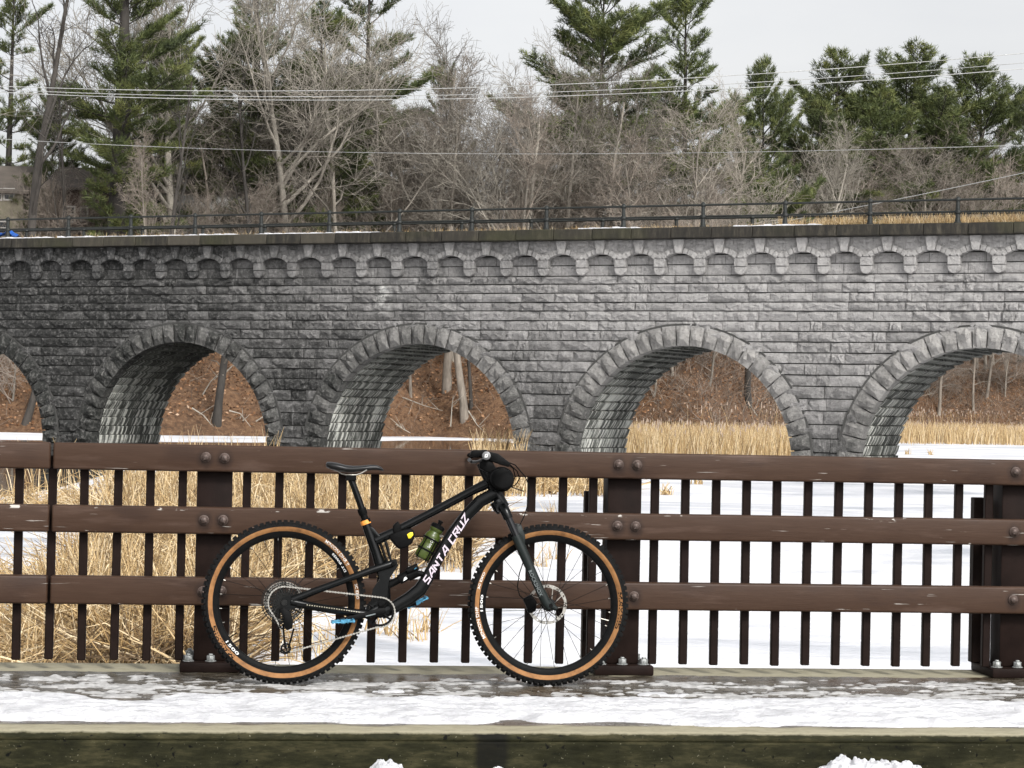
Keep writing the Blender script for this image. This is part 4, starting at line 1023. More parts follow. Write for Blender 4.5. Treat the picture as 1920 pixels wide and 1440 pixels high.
# chain path
ccr = .071
path = []
def arc(c, r_, a0, a1, n):
    for i in range(n + 1):
        a = R(a0 + (a1 - a0) * i / n); path.append(Vector((c.x + r_ * math.cos(a), CY - .004, c.z + r_ * math.sin(a))))
arc(crk, cr_r + .001, 262, 442, 24)        # bottom round the front to the top
arc(rc, ccr, 86, 226, 22)
arc(j1, .019, 150, -20, 6) if False else None
path += [B(518, 1162, CY), B(527, 1180, CY), B(533, 1196, CY)]
arc(j2, .023, 140, 275, 8)
path.append(path[0])
seg_ = [0]
for i in range(1, len(path)): seg_.append(seg_[-1] + (path[i] - path[i - 1]).length)
def pos_at(s_):
    i = min(max(int(np.searchsorted(seg_, s_, 'right')) - 1, 0), len(path) - 2); t = (s_ - seg_[i]) / max(1e-6, seg_[i + 1] - seg_[i]); return path[i].lerp(path[i + 1], t)
cm = MB(); P_ = .0127; nl = int(seg_[-1] / P_)
for i in range(nl):
    a_, b_ = pos_at(i * P_), pos_at((i + 1) * P_); d = (b_ - a_).normalized(); nrm = Vector((-d.z, 0, d.x)); w_ = .0032 if i % 2 else .0022
    for yy in (-w_ - .0006, w_ + .0006):
        for q_ in ((a_, 0), (b_, 0)): pass
        pts = [(-.0035, 0), (-.002, .0040), (.002, .0040), (.0040, .0024), (P_ - .004, .0024), (P_ - .002, .0040), (P_ + .002, .0040), (P_ + .0035, 0), (P_ + .002, -.0040), (P_ - .002, -.0040), (P_ - .004, -.0024), (.004, -.0024), (.002, -.0040), (-.002, -.0040)]
        Vv = [a_ + d * x + nrm * z + Vector((0, yy + e_, 0)) for e_ in (-.0006, .0006) for x, z in pts]; n = len(pts)
        cm.add(Vv, [tuple(range(n)), tuple(range(2 * n - 1, n - 1, -1))] + [(k_, (k_ + 1) % n, n + (k_ + 1) % n, n + k_) for k_ in range(n)])
    cm.tube([a_ + Vector((0, -w_ - .001, 0)), a_ + Vector((0, w_ + .001, 0))], .0034, 6)
cm.build('chain', CHR, bike)
# bottle cage and bottle
ax0, ax1 = B(789, 1047), B(826.5, 978); axd = (ax1 - ax0).normalized(); LB = (ax1 - ax0).length
cg = MB()
for s_ in (.045, .098):
    c_ = ax0 + axd * s_; a_ = axd.cross(Vector((0, 1, 0))).normalized()
    cg.tube([c_ + (a_ * math.cos(t) + Vector((0, 1, 0)) * math.sin(t)) * .0375 for t in np.linspace(0, 2 * PI, 25)], .004, 6)
a_ = axd.cross(Vector((0, 1, 0))).normalized()
for t in (-2.2, -.9, 3.6): cg.tube([ax0 + axd * s_ + (a_ * math.cos(t) + Vector((0, 1, 0)) * math.sin(t)) * .0375 for s_ in (-.004, .045, .098)], .0035, 6)
cgo = cg.build('bottle_cage', MAT, bike, smooth=40)
bottle = empty('water_bottle', bike.matrix_world @ ax0); bottle.rotation_euler = (bike.matrix_world.to_3x3().to_4x4()).to_euler()
tag(bottle, 'olive green water bottle with black cap in the bike frame', 'bottle')
def bo(p_): return Vector(p_) - ax0
m = NM('olive_plastic'); m.color((.055, .078, .010)); m.rough(.3); m.b.inputs['Transmission Weight'].default_value = .15; m.b.inputs['Subsurface Weight'].default_value = .1; GRN = m.m
body = MB().lathe([(0, .024), (.004, .033), (.012, .0355), (.066, .0355), (.072, .0335), (.080, .0335), (.086, .0355), (.110, .0355), (.122, .0325), (.128, .027), (.136, .0265), (.140, .031), (.152, .031)], (0, 0, 0), axd, 28).build('body', GRN, bottle, smooth=50)
MB().lathe([(.1525, .0325), (.166, .0325), (.171, .028), (.173, .016)], (0, 0, 0), axd, 28).build('cap', MAT, bottle, smooth=40)
MB().lathe([(.1735, .009), (.183, .009), (.184, .012), (.191, .012), (.193, .007)], (0, 0, 0), axd, 16).build('nozzle', MAT, bottle, smooth=40)
V, Fs = text_geo('Santa Cruz', .0); nrm = Vector((-axd.z, 0, axd.x))
P = [axd * (.058 + .046 * x) + nrm * ((y - .5) * .013 - .004) + Vector((0, -math.sqrt(max(0, .0362 ** 2 - ((y - .5) * .013 - .004) ** 2)) - .0008, 0)) for x, y in V]
me = bpy.data.meshes.new('lettering'); me.from_pydata(P, [], Fs); me.materials.append(WHT); link('lettering', me, None, bottle)
# tool pouch strapped under the top tube
pouch = empty('tool_pouch', bike.matrix_world @ B(753, 1000)); pouch.rotation_euler = bike.matrix_world.to_euler(); po = B(753, 1000)
tag(pouch, 'black tool pouch with a yellow tab strapped under the top tube', 'pouch')
def plp(name, pxs, y0, y1, mat, bev):
    return MB().prism([(B(x, y, (y0 + y1) / 2).x - po.x, B(x, y, (y0 + y1) / 2).z - po.z) for x, y in pxs], y0, y1).build(name, mat, pouch, smooth=40, bevel=bev, segs=3)
plp('body', [(727, 1005), (744, 996), (768, 990), (776, 995), (778, 1006), (772, 1018), (764, 1026), (748, 1030), (738, 1020)], -.030, .030, MAT, .010)
plp('strap', [(737, 985), (746, 977), (752, 988), (752, 996), (745, 1003), (736, 998)], -.026, .026, MAT, .005)
plp('yellow_tab', [(763, 1002), (769, 998), (774, 998), (775, 1003), (770, 1009), (766, 1010)], -.034, -.0295, simple('yellow_plastic', (.82, .60, .02), .4, var=.05), .001)
# handlebar bag
bag = empty('handlebar_bag', bike.matrix_world @ B(937, 899)); bag.rotation_euler = bike.matrix_world.to_euler(); bgo = B(937, 899)
tag(bag, 'black roll shaped bag strapped below the bicycle handlebar', 'bag')
CANV = simple('black_canvas', (.005, .005, .005), .7, 0, .3, 40, .5, 260, spec=.1)
mb = MB(); n = 20; V = []
for (y, k_) in ((-.135, .75), (-.13, .92), (-.11, 1), (.11, 1), (.13, .92), (.135, .75)):
    for j in range(n):
        t = 2 * PI * j / n; rr = .051 * k_ * (1 + .06 * math.cos(2 * t + .6)); V.append((rr * math.cos(t), y, rr * 1.0 * math.sin(t)))
mb.add(V, [(i * n + j, i * n + (j + 1) % n, (i + 1) * n + (j + 1) % n, (i + 1) * n + j) for i in range(5) for j in range(n)] + [tuple(range(n - 1, -1, -1)), tuple(range(5 * n, 6 * n))])
mb.build('body', CANV, bag, smooth=50)
for y in (-.07, .07):
    MB().tube([(.054 * math.cos(t) , y, .054 * math.sin(t)) for t in np.linspace(0, 2 * PI, 25)], .004, 6).build('strap', MAT, bag)
    tube('strap', [(-.05, y * .4, .03), (-.045, y * .4, .075), (-.035, y * .4, .085)], .005, MAT, bag, 6)
# ------------------------------------------------------------------ trees
def bark_mat(name, lo, hi, var=.25):
    m = NM(name); p = m.coord('Object'); rv = m.n('ShaderNodeObjectInfo').outputs['Random']
    n1 = m.noise(m.mapped(p, (1, 1, .25)), 3, 5, .7)
    c = m.ramp(n1, [(.3, lo), (.7, hi)]); f = m.maprange(rv, 0, 1, 1 - var, 1 + var)
    c = m.mix(1.0, c, m.combine(f, f, f), 'MULTIPLY'); m.color(c); m.rough(.9); return m.m
BARK_D = bark_mat('dark_bark', (.022, .019, .016), (.060, .052, .044)); BARK_G = bark_mat('grey_bark', (.11, .095, .076), (.33, .295, .245), .4); BARK_M = bark_mat('mid_brown_bark', (.085, .071, .056), (.25, .215, .175))  # the brown bark doubles as the shaded tone of the thicket copies
BARK_R = bark_mat('reddish_twigs', (.15, .125, .10), (.34, .285, .235)); BARK_P = bark_mat('pale_bark', (.15, .135, .11), (.44, .40, .335), .2)
def needles(name, a, b_, c_):
    m = NM(name); rv = m.n('ShaderNodeObjectInfo').outputs['Random']; p = m.coord('Object')
    n1 = m.noise(p, .55, 3); n2 = m.noise(p, 4, 3)
    c = m.ramp(m.math('ADD', m.math('MULTIPLY', n1, .65), m.math('MULTIPLY', n2, .35)), [(.33, a), (.5, b_), (.66, c_)])
    f = m.maprange(rv, 0, 1, .8, 1.2); c = m.mix(1.0, c, m.combine(f, f, f), 'MULTIPLY'); m.color(c); m.rough(.6); m.b.inputs['Specular IOR Level'].default_value = .3; return m.m
NEED = needles('pine_needles', (.024, .034, .013), (.082, .102, .034), (.195, .205, .066))

def unit(v): return v / (np.linalg.norm(v) + 1e-9)
def rand_perp(d, g):
    v = g.normal(size=3); v -= d * v.dot(d); return unit(v)
def bare_tree(seed, H, spread=1.0, trunk_r=.16, n_limb=12, n_br=7, n_tw=6, droop=0.0, lean=(0, 0), t0=.12, limb_ang=(35, 75), limb_len=.42, tip=.013, levels=4):
    g = np.random.default_rng(seed); P0, P1, RA, RB, LV = [], [], [], [], []
    def branch(p, d, L, r, lev, n):
        pts = [p]; d = unit(d)
        for i in range(n):
            wob = (.10, .17, .22, .25, .26)[lev]
            d = unit(d + g.normal(size=3) * wob * (.55 if lev == 0 else 1) + np.array([0, 0, (.10 if lev in (1, 2) else .03) - droop * (i / n) * (lev > 0)]))
            q = pts[-1] + d * L / n; ra = r * (1 - .75 * i / n); rb_ = r * (1 - .75 * (i + 1) / n)
            P0.append(pts[-1]); P1.append(q); RA.append(max(ra, tip)); RB.append(max(rb_, tip * .8)); LV.append(lev); pts.append(q)
        return pts
    def along(pts, t):
        x = t * (len(pts) - 1); i = min(int(x), len(pts) - 2); f = x - i; return pts[i] * (1 - f) + pts[i + 1] * f, unit(pts[i + 1] - pts[i])
    tr = branch(np.zeros(3), np.array([lean[0], lean[1], 1.0]), H, trunk_r, 0, 9)
    for k in range(n_limb):
        t = t0 + (1 - t0) * ((k + g.random()) / n_limb); p, d = along(tr, min(t, .98)); a = R(g.uniform(*limb_ang)) * (1 - .35 * t)
        side = rand_perp(d, g); dl = d * math.cos(a) + side * math.sin(a); L = H * limb_len * spread * (1 - .55 * t) * g.uniform(.7, 1.3)
        lb = branch(p, dl, L, trunk_r * (1 - .7 * t) * .55, 1, 6)
        for j in range(n_br):
            t2 = .15 + .85 * (j + g.random()) / n_br; p2, d2 = along(lb, min(t2, .99)); a2 = R(g.uniform(25, 65)); d3 = d2 * math.cos(a2) + rand_perp(d2, g) * math.sin(a2)
            br = branch(p2, d3, L * .55 * (1.15 - .6 * t2) * g.uniform(.6, 1.3), max(trunk_r * .16 * (1 - .5 * t), tip * 1.6), 2, 4)
            for q in range(n_tw):
                t3 = .1 + .9 * (q + g.random()) / n_tw; p3, d4 = along(br, min(t3, .99)); a3 = R(g.uniform(20, 60)); d5 = d4 * math.cos(a3) + rand_perp(d4, g) * math.sin(a3)
                tw = branch(p3, d5, L * .24 * g.uniform(.5, 1.4), tip * 1.25, 3, 3)
                if levels > 3:
                    for s_ in range(2):
                        p4, d6 = along(tw, g.uniform(.2, .9)); a4 = R(g.uniform(20, 55)); d7 = d6 * math.cos(a4) + rand_perp(d6, g) * math.sin(a4); branch(p4, d7, L * .13 * g.uniform(.5, 1.4), tip, 4, 2)
    return map(np.array, (P0, P1, RA, RB, LV))
def bare_meshes(name, mat_t, mat_c, **k):
    P0, P1, RA, RB, LV = bare_tree(**k); out_ = []
    V, Fq = prisms(P0[LV == 0], P1[LV == 0], RA[LV == 0], RB[LV == 0], 7); out_.append(np_mesh('trunk', V, [Fq], [mat_t], smooth=True))
    s = LV == 1; V1, F1 = prisms(P0[s], P1[s], RA[s], RB[s], 5); s = LV > 1; V2, F2 = prisms(P0[s], P1[s], RA[s], RB[s], 3)
    out_.append(np_mesh('crown', np.concatenate([V1, V2]), [F1, F2 + len(V1)], [mat_c])); return out_
def pine(seed, H, crown0=.25, width=.17, density=1.0, trunk_r=.38, irregular=.5, tuft=1.05, gap=1.0):
    g = np.random.default_rng(seed); P0, P1, RA, RB = [], [], [], []; nb, nd, nl_ = [], [], []
    lx, ly = g.normal(0, .012, 2); tp = [np.array([lx * z * (z / H), ly * z, z]) for z in np.linspace(0, H, 10)]
    T0 = np.array(tp[:-1]); T1 = np.array(tp[1:]); rr = trunk_r * (1 - np.linspace(0, 1, 10) * .93)
    def tpos(z): x = z / H * 9; i = min(int(x), 8); f = x - i; return tp[i] * (1 - f) + tp[i + 1] * f
    z = H * crown0
    while z < H * .985:
        t = (z - H * crown0) / (H * (1 - crown0)); prof = (1 - t ** 2.2) ** .75 * (.55 + .45 * min(1, t * 2.2)) + .03
        nlimb = g.integers(3, 6); a0 = g.random() * 2 * PI; whorl = g.uniform(1 - irregular, 1 + irregular * .5)
        for i in range(nlimb):
            if g.random() > density: continue
            a = a0 + 2 * PI * i / nlimb + g.normal(0, .25); L = H * width * prof * whorl * g.uniform(.65, 1.25) + .25
            el = g.uniform(-.14, .16) + t * t * 1.0; d = np.array([math.cos(a) * math.cos(el), math.sin(a) * math.cos(el), math.sin(el)]); p = tpos(z); pts = [p]; n = 5
            for k in range(n):
                d = unit(d + np.array([0, 0, .07]) + g.normal(0, .06, 3)); q = pts[-1] + d * L / n
                P0.append(pts[-1]); P1.append(q); r_ = .012 + .022 * L * .5 * (1 - k / n); RA.append(r_); RB.append(r_ * .75); pts.append(q)
            m_ = max(5, int(L * 5.2)); side = unit(np.cross(d, [0, 0, 1.]))
            for k in range(m_):
                tt = .22 + .78 * (k + g.random()) / m_; x = tt * n; ii = min(int(x), n - 1); bp = pts[ii] + (pts[ii + 1] - pts[ii]) * (x - ii)
                sg = 1 if k % 2 else -1; sl2 = L * .46 * (1.2 - tt) * g.uniform(.4, 1.25) + .20
                sdv = unit(d * .8 + side * sg * g.uniform(.5, 1.1) + np.array([0, 0, g.uniform(-.12, .30)])); ep = bp + sdv * sl2
                P0.append(bp); P1.append(ep); RA.append(.014); RB.append(.008)
                for h in range(max(1, int(sl2 / .22))):
                    f = (h + 1) / max(1, int(sl2 / .22)); c_ = bp + (ep - bp) * f; nb.append(c_); nd.append(unit(sdv + np.array([0, 0, .45]))); nl_.append(g.uniform(.8, 1.25))
            nb.append(pts[-1]); nd.append(d); nl_.append(1.2)
        z += g.uniform(.62, 1.25) * gap
    nb, nd, nl_ = np.array(nb), np.array(nd), np.array(nl_); K = 15; m_ = len(nb)
    D = np.repeat(nd, K, 0) + g.normal(0, .60, (m_ * K, 3)); D /= np.linalg.norm(D, axis=1, keepdims=True); Bp = np.repeat(nb, K, 0) + g.normal(0, .05, (m_ * K, 3))
    Lg = np.repeat(nl_, K)[:, None] * g.uniform(.20, .40, (m_ * K, 1)) * tuft; Wd = np.cross(D, g.normal(size=(m_ * K, 3))); Wd /= np.linalg.norm(Wd, axis=1, keepdims=True); Wd *= .019 * tuft
    V = np.stack([Bp - Wd, Bp + Wd, Bp + D * Lg + Wd * .35, Bp + D * Lg - Wd * .35], 1).reshape(-1, 3); b0 = (np.arange(m_ * K) * 4)[:, None]
    nm_ = np_mesh('needles', V, [b0 + np.array([[0, 1, 2, 3]])], [NEED])
    V1, F1 = prisms(T0, T1, rr[:-1], rr[1:], 8); tm = np_mesh('trunk', V1, [F1], [BARK_D], smooth=True)
    V2, F2 = prisms(P0, P1, RA, RB, 4); lm = np_mesh('limbs', V2, [F2], [BARK_D]); return tm, lm, nm_
PINES = [pine(11, 24, .22, .21, .72, .95, .6, gap=1.05), pine(12, 22, .15, .23, .85, .34, .5), pine(13, 22, .08, .25, .92, .32, .45), pine(14, 24, .30, .17, .75, .40, .7, gap=.95)]
BARE = [bare_meshes('a', BARK_G, BARK_G, seed=21, H=15, n_limb=13, n_br=8, n_tw=8, trunk_r=.20, tip=.0085, t0=.2),
        bare_meshes('b', BARK_G, BARK_G, seed=22, H=14, n_limb=14, n_br=9, n_tw=8, trunk_r=.17, spread=1.25, droop=.2, limb_ang=(45, 80), tip=.009),
        bare_meshes('c', BARK_G, BARK_R, seed=23, H=13, n_limb=12, n_br=9, n_tw=9, trunk_r=.14, spread=.9, limb_ang=(20, 50), tip=.007, t0=.2),
        bare_meshes('d', BARK_P, BARK_P, seed=24, H=16, n_limb=14, n_br=9, n_tw=9, trunk_r=.26, spread=1.3, lean=(.28, 0), tip=.0105, limb_ang=(40, 85), t0=.3),
        bare_meshes('e', BARK_D, BARK_D, seed=25, H=22, n_limb=7, n_br=5, n_tw=4, trunk_r=.36, spread=.8, t0=.35, limb_ang=(25, 60), tip=.010),
        bare_meshes('f', BARK_G, BARK_R, seed=26, H=5.5, n_limb=16, n_br=9, n_tw=7, trunk_r=.06, spread=1.5, t0=.02, limb_ang=(30, 85), limb_len=.55, tip=.008)]
DIM = []
for a_, b_ in BARE[:3]:      # the same crowns, bark colour darkened for the shade inside the thicket
    a2, b2 = a_.copy(), b_.copy()
    for q_ in (a2, b2): q_.materials.clear(); q_.materials.append(BARK_M)
    DIM.append([a2, b2])
def place(name, meshes, px, top, Y, base, label, group, rz, hgt, sx=1.0, gap=14, cat='tree'):
    """stands a tree so that it reaches the seen height `top` (photo pixel row) at distance Y"""
    for _ in range(3):
        P = at(px, top, Y); x = P.x; Y = max(Y, float(shore(np.array(x))) + gap)
    z = HZ(x, Y) if base is None else base
    s = (P.z - z) / hgt; o = empty(name, (x, Y, z - .15), rz); o.scale = (s * sx, s * sx, s); tag(o, label, cat, group)
    for me in meshes: link(me.name.split('.')[0], me, None, o)
    return o
PH = [24, 22, 22, 24]
pines = [  # variant, px, top row, distance, width factor, label
 (0, 236, -150, 150, 1.0, 'tall dark pine with thick black trunk rising just right of the brown house'),
 (3, 22, -70, 168, .9, 'ragged pine at the far left edge above the beige house'),
 (1, 690, -95, 176, 1.05, 'pine with layered boughs whose right edge stands against the open sky'),
 (2, 1135, -60, 165, 1.08, 'broad dense pine left of the pair on the right of the sky gap'),
 (1, 1296, -28, 160, 1.0, 'open pine with upswept boughs, right of the broad dense pine'),
 (2, 1484, 62, 140, .72, 'slender pine standing alone in front of the other right hand pines'),
 (2, 1590, 100, 180, 1.15, 'pine with small pointed top right behind the slender pine'),
 (2, 1690, 92, 172, 1.35, 'wide light green pine on the right with a rounded top'),
 (2, 1848, 112, 166, 1.25, 'dark dense pine near the right edge of the view'),
 (1, 1925, 178, 182, .9, 'pine cut by the right edge of the view'),
 (1, 1765, 165, 190, 1.2, 'pine between the rounded light green one and the dark one'),
 (0, 492, -30, 186, 1.0, 'dark pine hidden behind the pale spreading bare tree'),
 (1, 600, 10, 192, 1.1, 'dark pine in the gap left of the layered pine'),
 (1, 330, 40, 190, 1.0, 'pine just right of the thick black trunk, further back'),
 (2, 92, 165, 178, .8, 'low pine behind the forked dead tree'),
 (1, 828, 118, 205, .7, 'small pine tip showing among bare crowns in the middle'),
 (2, 740, 205, 200, .95, 'dark pine deep in the thicket below the middle wires'),
 (2, 1010, 235, 205, .95, 'dark pine deep in the thicket left of the broad dense pine'),
 (2, 420, 205, 180, 1.0, 'dark green pine low behind the leaning bare trunk'),
 (1, 300, 70, 176, 1.0, 'pine with drooping boughs between the thick black trunk and the leaning bare one'),
 (2, 445, 60, 182, 1.05, 'dense pine behind the left of the two pale spreading crowns'),
 (2, 560, 110, 180, 1.1, 'dense pine behind the right of the two pale spreading crowns'),
 (2, 655, 165, 178, 1.1, 'broad low pine under the layered pine'),
 (2, 1540, 190, 178, 1.2, 'low bushy pine in the gap right of the slender pine'),
 (2, 1640, 175, 186, 1.2, 'bushy pine filling in left of the wide light green pine'),
 (2, 1780, 215, 176, 1.3, 'low broad pine under the dark dense one'),
 (1, 1425, 235, 190, 1.2, 'low loose pine just left of the slender pine'),
 (2, 1390, 255, 195, .8, 'low pine behind and left of the slender pine')]
for i, (v, px, top, Y, sx, lab) in enumerate(pines): place('pine_tree', PINES[v], px, top, Y, None, lab, 'pines beyond the bridge', i * 1.9, PH[v], sx, gap=(13 if i in (0, 5) else 24 if top > 155 or 290 < px < 570 and i > 18 else 40))
BH = [16.5, 14.5, 15.5, 16, 23, 6.5]
bares = [  # variant, px, top, Y, width, label
 (4, 80, -70, 150, 1.0, 'big forked dead tree with a dark trunk at the left against the sky'),
 (3, 372, -20, 138, 1.05, 'pale bare tree with huge spreading crown and leaning trunk'),
 (3, 560, -10, 142, .9, 'pale bare tree right of the huge spreading one, crown over the wires'),
 (1, 655, 120, 140, 1.0, 'arching grey bare tree below the layered pine'),
 (0, 735, 85, 150, .9, 'bare tree right of the arching grey one'),
 (0, 812, 70, 175, .9, 'thin bare tree reaching into the sky gap, left one'),
 (2, 905, 62, 180, 1.0, 'thin bare tree reaching into the sky gap, middle one'),
 (2, 975, 115, 172, .9, 'thin bare tree reaching into the sky gap, right one'),
 (0, 1050, 110, 150, 1.0, 'bare tree in front of the broad dense pine, left of its trunk'),
 (3, 1010, 175, 136, 1.0, 'pale bare tree with long branches raked to the right above the middle arch'),
 (1, 1125, 165, 142, 1.05, 'wide twiggy bare tree below the broad dense pine'),
 (2, 1205, 215, 146, 1.1, 'fine twigged bare tree below the open pine'),
 (1, 1300, 235, 140, 1.1, 'low wide bare tree left of the slender pine'),
 (0, 1375, 225, 158, 1.0, 'grey bare tree just left of the slender pine'),
 (3, 1545, 250, 134, .75, 'pale bare tree branching up just right of the slender pine trunk'),
 (2, 1640, 300, 140, 1.1, 'fine reddish bare tree under the wide light green pine'),
 (1, 1745, 310, 142, 1.0, 'low bare tree under the right hand pines'),
 (2, 1860, 290, 146, 1.0, 'fine bare tree under the dark dense pine'),
 (0, 860, 190, 140, 1.1, 'dense twiggy bare tree in the centre of the thicket'),
 (1, 770, 240, 134, 1.1, 'low spreading bare tree left of the centre of the thicket'),
 (2, 290, 215, 160, .8, 'thin bare tree right of the thick black pine trunk'),
 (4, 130, 140, 165, .7, 'thin dark bare tree behind the forked dead tree'),
 (4, 330, 120, 150, .7, 'dark upright bare tree left of the leaning trunk'),
 (4, 468, 150, 150, .8, 'dark upright bare tree inside the huge pale crown'),
 (1, 500, 250, 134, .8, 'pale arching bare tree low in front of the white sided house')]
for i, (v, px, top, Y, sx, lab) in enumerate(bares): place('bare_tree', BARE[v], px, top, Y, None, lab, 'leafless trees beyond the bridge', i * 2.3, BH[v], sx, gap=8 + (i * 5) % 11)
g = np.random.default_rng(5)
for i in range(46):   # thicket behind, alike
    px = 400 + i * 33 + g.uniform(-20, 20); top = float(np.interp(px, [0, 600, 800, 1000, 1250, 1500, 1900], [230, 190, 200, 215, 265, 300, 320])) + g.uniform(-30, 45)
    v = int(g.choice([0, 1, 2, 2])); place('bare_tree', DIM[v], px, top, 165 + g.uniform(-8, 40), None, 'leafless grey brown tree lost in the tangled thicket beyond the bridge', 'thicket of leafless trees', g.uniform(0, 6), BH[v], 1.2, gap=19 + (i * 7) % 14)
marks = [(20, 'at the left end of the bridge'), (130, 'over the pier between the first and second arch'), (335, 'over the second arch'), (555, 'over the pier left of the third arch'), (783, 'over the third arch'), (1025, 'over the pier left of the fourth arch'), (1280, 'over the fourth arch'), (1550, 'over the pier left of the fifth arch'), (1835, 'over the fifth arch')]
for i, (mx, wh) in enumerate(marks):
    for dx, sd_ in ((-62, 'left of two bushes'), (60, 'right of two bushes')):
        px = mx + dx; top = float(np.interp(px, [0, 90, 200, 400, 1900], [385, 345, 385, 385, 370])) + g.uniform(-15, 20)
        place('bush', BARE[5], px, top, 150, None, '%s behind the railing %s' % (sd_, wh), 'leafless bushes beyond the bridge', g.uniform(0, 6), BH[5], .62 + .1 * g.random(), gap=15 + i % 3, cat='bush')
# trees and fallen wood on the bank seen through the arches
trunks = [(405, 655, 800, .30, .10, 'leaning dark trunk on the leafy bank seen through the second arch'), (838, 640, 735, .36, .0, 'thick grey trunk high on the bank seen through the third arch'), (872, 640, 795, .32, -.12, 'thick trunk beside the water seen through the third arch'),
          (884, 660, 770, .14, -.06, 'thin dark trunk beside the thick one in the third arch'), (770, 690, 745, .12, .02, 'thin trunk at the left in the third arch'), (1402, 690, 760, .30, .0, 'dark trunk at the right in the fourth arch'), (1760, 670, 780, .20, .05, 'thin trunk on the bank seen through the fifth arch'),
          (1850, 665, 745, .18, .12, 'forked thin trunk at the right in the fifth arch'), (1825, 660, 770, .14, .0, 'slim trunk in the middle of the fifth arch'), (45, 700, 800, .26, .25, 'leaning trunk in the dark first arch')]
for i, (px, ptop, pbot, r_, ln, lab) in enumerate(trunks):
    # find where the sight line meets the bank
    d = ray(px, pbot); t = 120
    while t < 260 and (CAM + d * t).z > HZ((CAM + d * t).x, (CAM + d * t).y): t += .5
    p = CAM + d * t; o = empty('bank_tree', (p.x, p.y, p.z - .2)); tag(o, lab, 'tree', 'trunks on the far bank')
    gg = np.random.default_rng(80 + i); H = 13; pts = [Vector((ln * z + gg.normal(0, .05), gg.normal(0, .1), z)) for z in np.linspace(0, H, 8)]; pts[0] = Vector((0, 0, 0))
    MB().tube(pts, [r_ * 1.25] + [r_ * (1 - .06 * k) for k in range(1, 8)], 9).build('trunk', BARK_D if i in (0, 3, 5, 9) else BARK_M, o, smooth=60)
    q = MB()
    for k in range(9):
        z = gg.uniform(3, 12); a = gg.uniform(0, 6.28); b0 = Vector((ln * z, 0, z)); e = b0 + Vector((math.cos(a) * 2, math.sin(a) * 2, gg.uniform(.2, 1.6))); q.tube([b0, b0.lerp(e, .5) + Vector((0, 0, .2)), e], [.06, .04, .015], 4)
    q.build('limbs', BARK_G, o)
sticks = [(480, 790, 520, 775), (430, 770, 470, 800), (755, 745, 830, 770), (845, 800, 850, 740), (878, 770, 910, 812), (742, 795, 770, 812), (380, 740, 410, 700), (1420, 780, 1400, 750), (1700, 745, 1760, 735), (1790, 690, 1850, 700), (360, 765, 400, 800)]
swhere = ['low at the right of the second arch', 'low in the middle of the second arch', 'long and level at the left of the third arch', 'forked and upright in the middle of the third arch', 'sloping to the water at the right of the third arch', 'low at the bottom left of the third arch', 'high at the left of the second arch', 'low in the fourth arch', 'level at the left of the fifth arch', 'high at the right of the fifth arch', 'low beside the leaning trunk in the second arch']
for i, (x0, y0, x1, y1) in enumerate(sticks):
    d = ray((x0 + x1) / 2, max(y0, y1)); t = 120
    while t < 260 and (CAM + d * t).z > HZ((CAM + d * t).x, (CAM + d * t).y): t += .5
    Yd = (CAM + d * t).y - .8; a_, b_ = at(x0, y0, Yd), at(x1, y1, Yd); gg = np.random.default_rng(180 + i); mid = a_.lerp(b_, .5) + Vector((0, 0, gg.uniform(-.2, .5)))
    o = MB().tube([a_, a_.lerp(mid, .6), mid, b_], [.055, .045, .035, .015], 6)
    for k in range(3):
        s_ = a_.lerp(b_, gg.uniform(.3, .9)); o.tube([s_, s_ + Vector((gg.uniform(-1, 1), gg.uniform(-.3, .3), gg.uniform(.2, 1)))], [.022, .008], 4)
    o = o.build('fallen_branch', BARK_P, None, smooth=60); tag(o, 'pale fallen branch ' + swhere[i], 'branch', 'fallen branches on the bank')
bb = [(1262, 705, 1.1, 'grey tangled bush high at the left in the fourth arch'), (1330, 722, 1.0, 'grey tangled bush high in the middle of the fourth arch'), (1225, 745, .8, 'low grey bush at the left in the fourth arch'), (1440, 745, .8, 'grey bush beside the dark trunk in the fourth arch'), (1745, 745, .8, 'thin bush at the left in the fifth arch'), (1885, 745, .9, 'thin bush at the right in the fifth arch'), (340, 700, .5, 'small bush at the left in the second arch'), (20, 760, .8, 'dim bush seen through the first arch')]
for i, (px, py, sz, lab) in enumerate(bb):
    d = ray(px, py); t = 120
    while t < 260 and (CAM + d * t).z > HZ((CAM + d * t).x, (CAM + d * t).y): t += .5
    p = CAM + d * t; o = empty('bush', (p.x, p.y, p.z - .3), i * 1.3); o.scale = (sz * 1.9, sz * 1.9, sz * 1.5); tag(o, lab, 'bush', 'bushes on the bank')
    for me in BARE[5]: link(me.name.split('.')[0], me, None, o)
# fallen leaves and twigs: uncountable
gg = np.random.default_rng(91); n = 26000; X = gg.uniform(-48, 62, n); Y = shore(X) + gg.uniform(.2, 16, n); Z = hill_z(X, Y) + gg.uniform(.02, .18, n)
D = gg.normal(size=(n, 3)); D[:, 2] *= .5; D /= np.linalg.norm(D, axis=1, keepdims=True); E = np.cross(D, gg.normal(size=(n, 3))); E /= np.linalg.norm(E, axis=1, keepdims=True); s_ = gg.uniform(.06, .16, (n, 1)); C0 = np.stack([X, Y, Z], 1)
V = np.stack([C0 - D * s_, C0 - E * s_ * .6, C0 + D * s_, C0 + E * s_ * .6 + np.array([0, 0, .03])], 1).reshape(-1, 3)
m = NM('dead_leaves'); m.color(m.ramp(m.n('ShaderNodeNewGeometry').outputs['Random Per Island'], [(.0, (.05, .022, .010)), (.5, (.19, .090, .038)), (.85, (.34, .19, .10)), (1, (.40, .28, .19))])); m.rough(.9)
